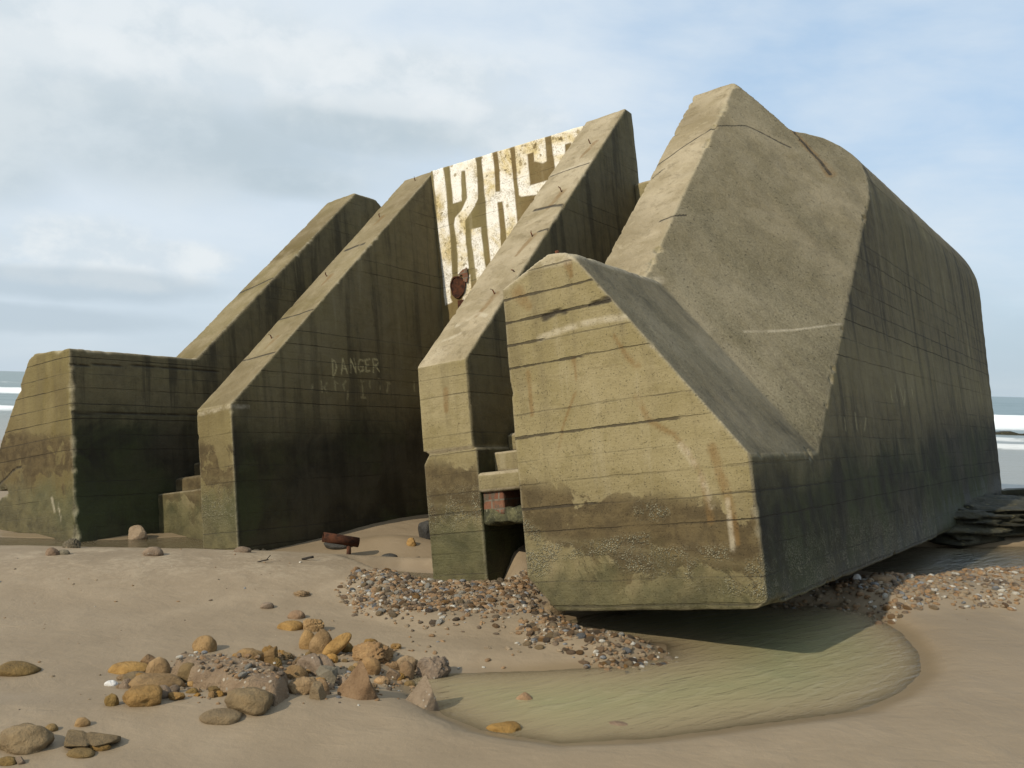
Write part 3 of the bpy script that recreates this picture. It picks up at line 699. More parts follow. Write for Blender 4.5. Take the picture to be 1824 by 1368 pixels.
# --- the two fins between, each a wall with a 43 degree top
def strip_cracks(lst):
    def fn(P, no):
        m = np.zeros(len(P))
        for pts, r in lst: m = np.maximum(m, seg_mask(P[:, [0, 1]], pts, r) * (no[:, 2] > .45))
        return m
    return fn
fin_c = concrete('buttress', [box(-6.83, -6.38, 5.2, 8.32, -1.2, 3.80) + [SLOPE]], .014, seed=41, chip=.05, attrs=dict(
    shade_algae=lambda P, no: sstep(no[:, 0], .6, .9) * np.clip(.65 + .4 * vnoise(P * np.array([.5, 1.6, .5]), 3), 0, 1), film=lambda P, no: (no[:, 1] < -.5) * (.72 + .25 * vnoise(P * 3, 6)), chalk=c_chalk, crack=strip_cracks([([(-6.74, 7.10), (-6.5, 7.12)], .02), ([(-6.83, 6.2), (-6.38, 6.22)], .008), ([(-6.83, 5.72), (-6.4, 5.74)], .008)]),
    pale=lambda P, no: seg_mask(P[:, [0, 2]], [(-6.85, .96), (-6.38, .985)], .02) * (P[:, 1] < 5.4), barn=lambda P, no: (no[:, 1] < -.5) * np.exp(-((P[:, 2] - .15) / .16) ** 2) * .7,
    rust=lambda P, no: sum(seg_mask(P[:, [0, 1]], [(-6.6, v), (-6.62, v - .12)], .03, .015) for v in (5.94, 6.71, 7.57)) * (no[:, 2] > .45)))
fin_d = concrete('buttress', [box(-4.33, -3.88, 5.2, 8.32, .385, 3.72) + [SLOPE], box(-4.31, -3.885, 5.26, 8.30, -.3, .42), box(-4.345, -3.865, 5.215, 8.315, -1.25, .365) + [((-.75, -.2, .6), -.75 * -4.345 - .2 * 5.215 + .6 * .29)]], .016, seed=61, chip=.05, attrs=dict(
    shade_algae=lambda P, no: sstep(no[:, 0], .6, .9) * .7, crack=strip_cracks([([(-4.2, 6.81), (-4.0, 6.80), (-3.86, 6.76)], .016), ([(-3.97, 6.47), (-3.87, 6.48)], .012), ([(-4.3, 7.3), (-3.9, 7.33)], .006)]),
    pale=lambda P, no: np.maximum(seg_mask(P[:, [0, 1]], [(-4.3, 7.32), (-3.9, 7.36)], .02), np.maximum(seg_mask(P[:, [0, 1]], [(-4.2, 5.55), (-4.05, 5.62), (-3.95, 5.58)], .02), seg_mask(P[:, [0, 1]], [(-4.25, 5.42), (-4.1, 5.46)], .015))) * (no[:, 2] > .45),
    rust=lambda P, no: np.maximum(sum(seg_mask(P[:, [0, 1]], [(-4.0, v), (-4.05, v - .2)], .035, .02) for v in (5.8, 6.43, 6.98, 7.68)) * (no[:, 2] > .45), seg_mask(P[:, [0, 2]], [(-4.08, .80), (-4.09, .66)], .025, .02) * (no[:, 1] < -.5)),
    barn=lambda P, no: (no[:, 1] < -.5) * np.exp(-((P[:, 2] + .05) / .13) ** 2)))

# --- walls between the fins and the main body behind
def wall_paint(P, no):
    m = np.zeros(len(P)); s_ = (no[:, 1] < -.4) & (P[:, 1] < 8.25) & (P[:, 2] > 1.9); q = P[s_][:, [0, 2]]
    j = np.stack([vnoise(np.c_[q * 9, q[:, :1] * 0], 3), vnoise(np.c_[q * 9, q[:, :1] * 0 + 9.5], 4)], 1) * .004; q = q + j
    d = np.full(len(q), 9.0)
    for pts in LETTERS: d = np.minimum(d, sdist(q[:, 0], q[:, 1], pts))
    m[s_] = sstep(d, .006, -.006); return m
pw = concrete('painted_wall', [box(-6.385, -4.325, 8.18, 8.42, -1.2, 3.80) + [((.037, 0, 1), .037 * -6.38 + 3.775)]], .0115, seed=81, chip=.03, amp=.004, attrs=dict(paint=wall_paint, film=lambda P, no: (no[:, 1] < -.4) * .85,
    rust=lambda P, no: np.maximum(seg_mask(P[:, [0, 2]], [(-6.09, 2.25), (-6.09, 1.9)], .06, .05) * 1.2, .5 * (vnoise(P * 1.5, 8) > .1)) * (no[:, 1] < -.5)))
concrete('rear_wall', [box(-7.76, -6.82, 8.95, 9.2, -1.2, 3.92)], .035, seed=83, chip=.09)
concrete('rear_wall', [box(-3.89, -3.07, 8.17, 8.40, -1.2, 2.95)], .035, seed=85, chip=.04)
mirror = [((-n[0], n[1], n[2]), d + n[0] * 10.75) for n, d in roof_r]
concrete('main_body', [box(-9.02, -1.684, 8.38, None, WB - .9, 2.95) + roof_r + mirror + [((0, 1, -.25), 13.15), ((0, .75, .66), .75 * 13.58 + .66 * 2.6), ((0, 0, -1), -WB)],
                       box(-9.0, -3.0, 8.40, 13.0, -1.6, .5)], .05, seed=91, chip=.07, attrs=dict(shade_algae=flank_shade_algae))
kn = concrete('broken_stub', [box(-1.75, -1.35, 12.95, 13.75, -.66, -.42) + [((.6, .5, .6), .6 * -1.45 + .5 * 13.5 + .6 * -.45)]], .04, seed=95, chip=.1, attrs=dict(shade_algae=lambda P, no: np.ones(len(P))))

# --- stairs on both sides of the fins
def stairs(u0, u1, k0, k1, seed, first_solid):
    e = bpy.data.objects.new('stairs', None); COL.objects.link(e); e.parent = bunker
    for k in range(k0, k1):
        v0 = 5.215 + .205 * k; w1 = .20 + .14 * k
        wlow = w1 - .14 if (k > k0 or not first_solid) else -1.0
        if k > k0 and first_solid: wlow = w1 - .40
        concrete('step', [box(u0, u1, v0, v0 + .26, wlow - (.0 if first_solid else .0), w1)], .03 if k < k0 + 3 else .05, M_STEP, seed=seed + k, chip=.02, amp=.004, parent=e)
    return e
st_l = stairs(-7.76, -6.82, 1, 13, 120, True)
st_r = stairs(-3.885, -3.075, 0, 13, 150, False)

def rough_block(name, u0, u1, v0, v1, w0, w1, mat, voxel, seed, amp, parent):
    o = concrete(name, [box(u0, u1, v0, v1, w0, w1)], voxel, mat, seed=seed, chip=.06, amp=amp, parent=parent); return o
rough_block('brick_infill', -3.87, -3.70, 5.25, 5.62, -.10, .07, M_BRICK, .02, 170, .02, st_r)
rough_block('rubble_ledge', -3.885, -3.07, 5.24, 5.70, -.155, -.035, M_MOSS, .022, 171, .05, st_r)
rough_block('stair_wall', -3.885, -3.07, 6.6, 6.85, -1.2, 1.1, M_STEP, .05, 172, .01, st_r)

# --- flat things on the faces: painted letters, chalk, pegs, hole
def poly_panel(name, pts, v, mat, parent, thick=.004, seed=0):
    """painted shape on a wall that faces -v; ragged outline"""
    P = []
    n = len(pts)
    for i in range(n):
        a = np.array(pts[i]); b = np.array(pts[(i + 1) % n]); k = max(2, int(np.linalg.norm(b - a) / .035))
        for j in range(k): P.append(a + (b - a) * j / k)
    P = np.array(P); J = np.stack([vnoise(np.c_[P * 14, np.full(len(P), seed)], 3), vnoise(np.c_[P * 14, np.full(len(P), seed + 9.5)], 4)], 1) * .010
    P = P + J
    bm = bmesh.new(); vs = [bm.verts.new(loc_m([(p[0], v, p[1])])[0]) for p in P]
    f = bm.faces.new(vs); bm.normal_update()
    if f.normal.y > 0: bmesh.ops.reverse_faces(bm, faces=[f])
    ext = bmesh.ops.extrude_face_region(bm, geom=[f]); nv = [q for q in ext['geom'] if isinstance(q, bmesh.types.BMVert)]
    bmesh.ops.translate(bm, verts=nv, vec=(0, -thick, 0)); bmesh.ops.triangulate(bm, faces=bm.faces[:])
    bmesh.ops.recalc_face_normals(bm, faces=bm.faces[:])
    me = bpy.data.meshes.new(name); bm.to_mesh(me); bm.free()
    return new_obj(name, me, mat, parent)


def tube(name, pts, r, mat, parent, sides=10, caps=True, inner=None):
    V, F = [], []
    for i, p in enumerate(pts):
        p = Vector(p); d = (Vector(pts[min(i + 1, len(pts) - 1)]) - Vector(pts[max(i - 1, 0)])).normalized()
        a = d.orthogonal().normalized(); b = d.cross(a)
        for k in range(sides):
            t_ = 2 * math.pi * k / sides; V.append(p + a * r * math.cos(t_) + b * r * math.sin(t_))
    for i in range(len(pts) - 1):
        for k in range(sides): F.append((i * sides + k, i * sides + (k + 1) % sides, (i + 1) * sides + (k + 1) % sides, (i + 1) * sides + k))
    if caps: F.append(tuple(range(sides))[::-1]); F.append(tuple((len(pts) - 1) * sides + k for k in range(sides)))
    return new_obj(name, mesh_from(V, F, name), mat, parent)
rng = random.Random(5)
def peg(u, v, parent, ln=.10):
    ln *= .5
    w_ = 1.0 + .917 * (v - 5.2); p = Vector(loc_m([(u, v, w_)])[0])
    n = Vector((rng.uniform(-.25, .1), -.45 + rng.uniform(-.1, .2), .85)).normalized(); q = p + n * ln
    tube('iron_peg', [p - n * .05, p + n * ln * .5, q, q + Vector((rng.uniform(-.02, .02), -.012, .01))], .0065, M_RUST, parent, 8)
for u, v in ((-6.60, 8.16), (-6.66, 7.57), (-6.66, 6.71), (-6.66, 5.94)): peg(u, v, fin_c, .075)
for u, v, l in ((-4.05, 7.68, .09), (-4.01, 6.98, .10), (-4.01, 6.43, .085), (-4.01, 5.81, .085), (-3.95, 6.02, .03)): peg(u, v, fin_d, l)
pp = Vector(loc_m([(-2.72, 4.62, 1.37)])[0]); tube('iron_peg', [pp - Vector((0, 0, .05)), pp + Vector((0, -.01, .04))], .014, M_RUST, wing, 8)

# rusty round opening low on the painted wall, brick patch over it and a rust run below
def disc_opening():
    c = loc_m([(-6.115, 8.163, 2.37)])[0]; V, F = [], []; n = 28
    ring = [(.122, .165, .0), (.122, .165, -.012), (.105, .145, -.014), (.10, .14, .0)]
    for ru, rw, dv in ring:
        for k in range(n):
            a = 2 * math.pi * k / n; j = 1 + .05 * math.sin(3 * a + 1) + .03 * math.sin(7 * a)
            V.append((c[0] + ru * S * .85 * j * math.cos(a), c[1] + dv, c[2] + rw * S * .75 * j * math.sin(a)))
    for i in range(3):
        for k in range(n): F.append((i * n + k, i * n + (k + 1) % n, (i + 1) * n + (k + 1) % n, (i + 1) * n + k))
    F.append(tuple(3 * n + k for k in range(n)))
    o = new_obj('rusty_plate', mesh_from(V, F, 'rusty_plate', False), M_RUSTD, pw); return o
disc_opening()
poly_panel('exposed_brick', [(-6.10, 2.50), (-6.03, 2.545), (-5.965, 2.555), (-5.955, 2.45), (-5.985, 2.39), (-6.03, 2.41), (-6.03, 2.49)], 8.160, M_BRICK, pw, .012, 40)
poly_panel('rust_run', [(-6.135, 2.22), (-6.055, 2.22), (-6.06, 2.0), (-6.075, 1.90), (-6.115, 1.90), (-6.125, 2.05)], 8.163, M_RUSTD, pw, .005, 41)

# ------------------------------------------------------------------ ground
POOL = [(-0.562,5.287),(-0.403,4.922),(-0.270,4.681),(-0.096,4.481),(0.271,4.352),(0.808,4.465),(1.408,4.700),(1.843,4.894),(2.167,5.185),(2.467,5.593),(2.64,6.016),(2.74,6.528),(2.72,7.008),(2.55,7.30),(2.125,7.25),(1.731,7.38),(1.041,7.15),(0.597,6.80),(0.424,6.58),(0.666,6.229),(1.010,6.060),(0.983,5.783),(0.661,5.528),(0.166,5.442),(-0.156,5.373)]
POOL2 = [(3.6,9.6),(4.4,10.4),(5.592,10.6),(7.4,10.9),(7.4,9.6),(5.85,9.22),(5.005,9.10),(4.233,8.86),(3.744,8.5),(3.3,8.75),(2.9,9.3)]
SPIT = [(-1.209,6.998),(-1.157,7.397),(-0.902,7.470),(-0.576,7.304),(-0.275,7.380),(0.123,7.595),(0.45,7.3),(0.237,6.837),(0.528,6.384),(0.846,6.197),(0.986,5.814),(0.930,5.572),(0.676,5.384),(0.467,5.588),(0.207,5.804),(-0.002,6.045),(-0.360,6.010),(-0.586,6.126),(-0.955,6.383)]
BANK = [(1.75,6.95),(2.641,7.75),(3.226,8.30),(3.565,8.20),(4.031,8.504),(4.797,8.759),(6.4,9.0),(6.0,7.5),(4.441,7.118),(3.925,7.151),(3.457,7.101),(3.063,6.971),(2.70,6.75),(2.60,7.05),(2.2,6.95)]
PUD = [(-1.25,8.25),(-.95,8.35),(-.5,8.25),(-0.15,7.9),(-0.1,7.45),(-0.5,7.4),(-0.90,7.72)]
PUDA = [(-6.6,9.9),(-5.0,9.9),(-4.3,9.9),(-3.3,10.3),(-2.7,9.7),(-3.0,9.35),(-3.9,9.2),(-4.40,8.72),(-4.956,8.55),(-6.6,8.5)]

def nz2(X, Y, f, seed, o=3): return fbm(np.stack([X.ravel() * f, Y.ravel() * f, np.zeros(X.size)], 1), o, seed).reshape(X.shape)
ZP, ZP2, ZD, ZA, ZSEA = -.05, -.085, -.085, -.15, -.24

def bell(X, Y, cx, cy, rx, ry, p=2):
    return np.exp(-(np.abs((X - cx) / rx) ** p + np.abs((Y - cy) / ry) ** p))

def terrain(X, Y):
    X = np.asarray(X, float); Y = np.asarray(Y, float)
    z = .010 * nz2(X, Y, .8, 50) + .008 * nz2(X, Y, 2.6, 51) + .0028 * nz2(X, Y, 9, 52)
    z += .15 * bell(X, Y, -2.7, 7.55, 2.3, .85, 2.4) + .05 * bell(X, Y, -5.2, 6.8, 2.2, 1.6)
    z -= .17 * sstep(Y, 8.35, 9.3) * sstep(X, 1.2, -.9) * sstep(Y, 13.5, 11.0)
    z += .13 * bell(X, Y, -1.15, 11.0, .9, 1.1) + .13 * bell(X, Y, -1.15, 9.75, .55, .35)
    z += .24 * bell(X, Y, .22, 8.45, .42, .75)
    z += .05 * bell(X, Y, -1.2, 4.55, .9, .35) + .03 * bell(X, Y, -2.2, 4.2, .7, .4)
    # shingle stands a little proud
    z += .05 * sstep(sdist(X, Y, SPIT), .10, -.25) + .075 * sstep(sdist(X, Y, BANK), .15, -.35)
    # pools: banks curve down under the water line
    jit = .05 * nz2(X, Y, 1.7, 60) + .02 * nz2(X, Y, 6, 61)
    for poly, zw, slope, dep, rim in ((POOL, ZP, .13, .13, .32), (POOL2, ZP2, .2, .12, .3), (PUD, ZD, .16, .07, .25), (PUDA, ZA, .16, .07, .25)):
        s = sdist(X, Y, poly) + jit * (1.0 if poly is not POOL else sstep(X, 2.0, .5) * .8 + .15)
        target = zw + np.where(s < 0, -dep * (1 - np.exp(s * slope / dep * 1.4)), 0)
        k = sstep(s, rim, 0.0)
        bank = zw + np.maximum(s, 0) * slope
        z = np.where(s < 0, np.minimum(target, z), np.minimum(z, z * (1 - k) + np.minimum(bank, np.maximum(z, zw + .001)) * k))
        z = np.where((s >= 0) & (s < rim), np.maximum(z, zw + .002 + s * .05), z)
    # away to the sea
    sh = np.clip(Y - 13.5 + .55 * np.maximum(X - 3, 0), 0, None)
    z = z - .020 * np.minimum(sh, 80) - .05 * sstep(X, 3.5, 6.0) * sstep(Y, 10.5, 12.5)
    return np.maximum(z, -2.2)

def axis(lo, hi, step, far_lo, far_hi, g=1.22):
    a = list(np.arange(lo, hi, step)); b = []; s_ = step; x = lo
    while x > far_lo: s_ *= g; x -= s_; b.append(x)
    c = []; s_ = step; x = a[-1]
    while x < far_hi: s_ *= g; x += s_; c.append(x)
    return np.array(b[::-1] + a + c)
def grid_faces(nx, ny):
    i = np.arange(nx - 1)[None, :] + np.arange(ny - 1)[:, None] * nx
    return np.stack([i, i + 1, i + 1 + nx, i + nx], -1).reshape(-1, 4)
gx = axis(-6.0, 6.6, .035, -6000, 6000); gy = axis(3.0, 11.6, .035, -60, 7000, 1.12)
GX, GY = np.meshgrid(gx, gy); GZ = terrain(GX, GY)
gm = big_mesh('beach', np.stack([GX, GY, GZ], -1).reshape(-1, 3), grid_faces(len(gx), len(gy)))
wet = np.zeros_like(GZ)
for poly, zw, reach in ((POOL, ZP, .035), (POOL2, ZP2, .06), (PUD, ZD, .12), (PUDA, ZA, .13)):
    s = sdist(GX, GY, poly); wet = np.maximum(wet, sstep(GZ, zw + reach, zw + .004) * sstep(s, .55, .05))
wet = np.maximum(wet, sstep(GY + .5 * np.maximum(GX - 3, 0), 11.5, 15.0) * .9)
wet = np.maximum(wet, .5 * sstep(GX, -.2, -1.0) * sstep(GX, -5.6, -4.6) * sstep(GY, 8.75, 9.2) * sstep(GY, 10.4, 9.8))
wet = np.maximum(wet, .55 * bell(GX, GY, -2.55, 4.55, .5, .10) ); wet = np.maximum(wet, .30 * bell(GX, GY, -.1, 3.9, 2.2, .25))
add_attr(gm, 'wet', np.clip(wet, 0, 1).ravel())
add_attr(gm, 'dry', (bell(GX, GY, -2.7, 7.6, 2.2, .7) * .9).ravel())
tag(new_obj('beach', gm, M_SAND), kind='structure')

def water(name, poly, zw, mat, grow=.5, step=.05):
    xs = [p[0] for p in poly]; ys = [p[1] for p in poly]
    ax = np.arange(min(xs) - grow, max(xs) + grow, step); ay = np.arange(min(ys) - grow, max(ys) + grow, step)
    X, Y = np.meshgrid(ax, ay); T = terrain(X, Y); sd = sdist(X, Y, poly)
    F = grid_faces(len(ax), len(ay)); ok = ((T < zw + .012) & (sd < grow * .8)).ravel(); F = F[ok[F].any(1)]
    used = np.unique(F); rem = np.full(X.size, -1); rem[used] = np.arange(len(used))
    V = np.stack([X.ravel(), Y.ravel(), np.full(X.size, zw)], 1)[used]
    me = big_mesh(name, V, rem[F]); add_attr(me, 'depth', np.clip(zw - T.ravel()[used], 0, 1))
    return tag(new_obj(name, me, mat), kind='structure')
water('tide_pool', POOL, ZP, M_POOL); water('back_pool', POOL2, ZP2, M_GREYPOOL); water('pillar_puddle', PUD, ZD, M_PUDDLE, .3); water('wall_puddle', PUDA, ZA, M_PUDDLE, .3)

# ------------------------------------------------------------------ sea with breakers
sx = axis(-75, 75, .5, -9000, 9000, 1.3); sy = axis(13, 100, .28, 12.9, 12000, 1.10)
SX, SY = np.meshgrid(sx, sy); SZ = np.full(SX.shape, ZSEA); foam = np.zeros_like(SX)
SZ += .02 * nz2(SX, SY, .6, 70) * sstep(SY, 16, 30) + .10 * nz2(SX * .4, SY, .22, 71) * sstep(SY, 30, 60) * sstep(SY, 600, 150)
for (yc, amp, wid, x0, x1, fw, fo) in ((82, .50, 1.6, -80, -20, 9.0, 1.0), (44, .16, 1.0, -80, -8, 2.6, .9), (56, .80, 1.5, 12, 80, 5.0, .95), (34.5, .18, .8, 8, 70, 1.2, .7), (41, .12, .8, 8, 70, 1.5, .65), (190, .8, 3, 60, 140, 6, .8), (135, .5, 3, -120, -60, 4, .4)):
    yy = yc + 2.2 * nz2(SX, np.zeros_like(SY), .035, int(yc)) + .9 * nz2(SX, np.zeros_like(SY), .25, int(yc) + 1)
    xm = sstep(SX, x0, x0 + 6) * sstep(SX, x1, x1 - 6)
    d = SY - yy; rag = .5 + .75 * nz2(SX, SY * .6, .6, int(yc) + 2, 4)
    SZ += amp * xm * np.where(d < 0, np.exp(-(d / (wid * .7)) ** 2), np.exp(-(d / (wid * 2)) ** 2)) * (.8 + .3 * rag)
    foam = np.maximum(foam, fo * xm * sstep(d, 1.0, -.2) * sstep(d, -fw * (1 + .3 * rag), -.5) * (.7 + .45 * rag))
SZ = np.maximum(SZ, ZSEA - .1)
sm = big_mesh('sea', np.stack([SX, SY, SZ], -1).reshape(-1, 3), grid_faces(len(sx), len(sy)))
add_attr(sm, 'foam', np.clip(foam, 0, 1.2).ravel()); add_attr(sm, 'shallow', (sstep(SY, 60, 25) * .9).ravel())
tag(new_obj('sea', sm, M_SEA), kind='structure')

# ------------------------------------------------------------------ stones
def ico(sub):
    bm = bmesh.new(); bmesh.ops.create_icosphere(bm, subdivisions=sub, radius=1.0)
    V = np.array([v.co[:] for v in bm.verts]); F = np.array([[v.index for v in f.verts] for f in bm.faces]); bm.free(); return V, F
ICO5, ICO4, ICO3, ICO2, ICO1 = ico(5), ico(4), ico(3), ico(2), ico(1)

def cut(V, n, d, soft=.15):
    n = np.array(n, float); n /= np.linalg.norm(n); e = V @ n - d; return V - np.outer(np.where(e > 0, e * (1 - soft), 0), n)
def stone_shape(kind, seed):
    r = random.Random(seed); V, F = (ICO4 if kind in ('round', 'flat', 'lumpy', 'long') else ICO5); V = V.copy()
    o = np.array([r.uniform(0, 90) for _ in range(3)])
    def rn(): return np.array([r.gauss(0, 1), r.gauss(0, 1), r.gauss(0, .8)])
    if kind in ('round', 'flat', 'long'):
        V *= (1 + .16 * fbm(V * .9 + o, 2, seed))[:, None]
        for _ in range(5): V = cut(V, rn(), r.uniform(.74, .92), .35)
        V *= (1 + .035 * fbm(V * 4 + o, 3, seed + 1))[:, None]
    elif kind == 'lumpy':
        V *= (1 + .34 * fbm(V * 1.3 + o, 3, seed))[:, None]
        for _ in range(4): V = cut(V, rn(), r.uniform(.75, .95), .4)
        V *= (1 + .05 * fbm(V * 5 + o, 3, seed + 1))[:, None]
    elif kind in ('angular', 'split'):
        for _ in range(10): V = cut(V, rn(), r.uniform(.50, .80), .04)
        if kind == 'split':
            g = np.abs(V @ np.array([.9, .35, .1]) - .08); V *= (1 - .28 * np.clip(1 - g / .09, 0, 1) * (V[:, 2] > -.2))[:, None]
        V *= (1 + .06 * fbm(V * 4 + o, 4, seed + 1))[:, None]
    elif kind in ('craggy', 'barn'):
        V *= (1 + .30 * fbm(V * 1.6 + o, 3, seed))[:, None]; rg = np.abs(fbm(V * 3.2 + o, 3, seed + 3)); V *= (1 - .38 * np.clip(.22 - rg, 0, 1) / .22 * .6)[:, None]
        for _ in range(5): V = cut(V, rn(), r.uniform(.62, .9), .2)
        V *= (1 + .09 * fbm(V * 7 + o, 4, seed + 1))[:, None]
    elif kind == 'pyramid':
        for a in (.25, 2.2, 4.0): V = cut(V, (math.cos(a), math.sin(a), .75), .44, .03)
        V = cut(V, (0, 0, -1), .35, .0); V *= (1 + .07 * fbm(V * 3.5 + o, 4, seed + 1))[:, None]
    return V, F

def rock(kind, colour, x, y, w_, h_, label, seed, name='rock'):
    r = random.Random(seed * 7 + 1); V, F = stone_shape(kind, seed)
    w_, h_ = w_ * 1.10, h_ * 1.2
    dpt = w_ * {'flat': .75, 'long': .55, 'pyramid': .8}.get(kind, .72)
    if kind == 'long':       # leaning stone
        c_a, s_a = math.cos(-.75), math.sin(-.75); V = V * np.array([1.0, .42, .40]); V = np.stack([V[:, 0] * c_a + V[:, 2] * s_a, V[:, 1], -V[:, 0] * s_a + V[:, 2] * c_a], 1)
    if kind not in ('pyramid', 'long', 'split'):
        a = r.uniform(-.5, .5); V = np.stack([V[:, 0] * math.cos(a) - V[:, 1] * math.sin(a), V[:, 0] * math.sin(a) + V[:, 1] * math.cos(a), V[:, 2]], 1)
    lo, hi = V.min(0), V.max(0); V = (V - (lo + hi) / 2) / (hi - lo)          # unit box
    sink = {'flat': .40, 'lumpy': .32, 'pyramid': .12, 'long': .15}.get(kind, .34)
    H_ = h_ / (1 - sink); V = V * np.array([w_, dpt, H_]); V[:, 2] += H_ / 2 - sink * H_
    yy = y + dpt * .30
    z = float(terrain(np.array([x]), np.array([yy]))[0])
    if kind == 'barn': z = max(z, ZD)
    me = big_mesh(name, V, F); o = new_obj(name, me, STONE['barn' if kind == 'barn' else colour]); o.location = (x, yy, z)
    return tag(o, label, 'rock', 'stones scattered on the sand')
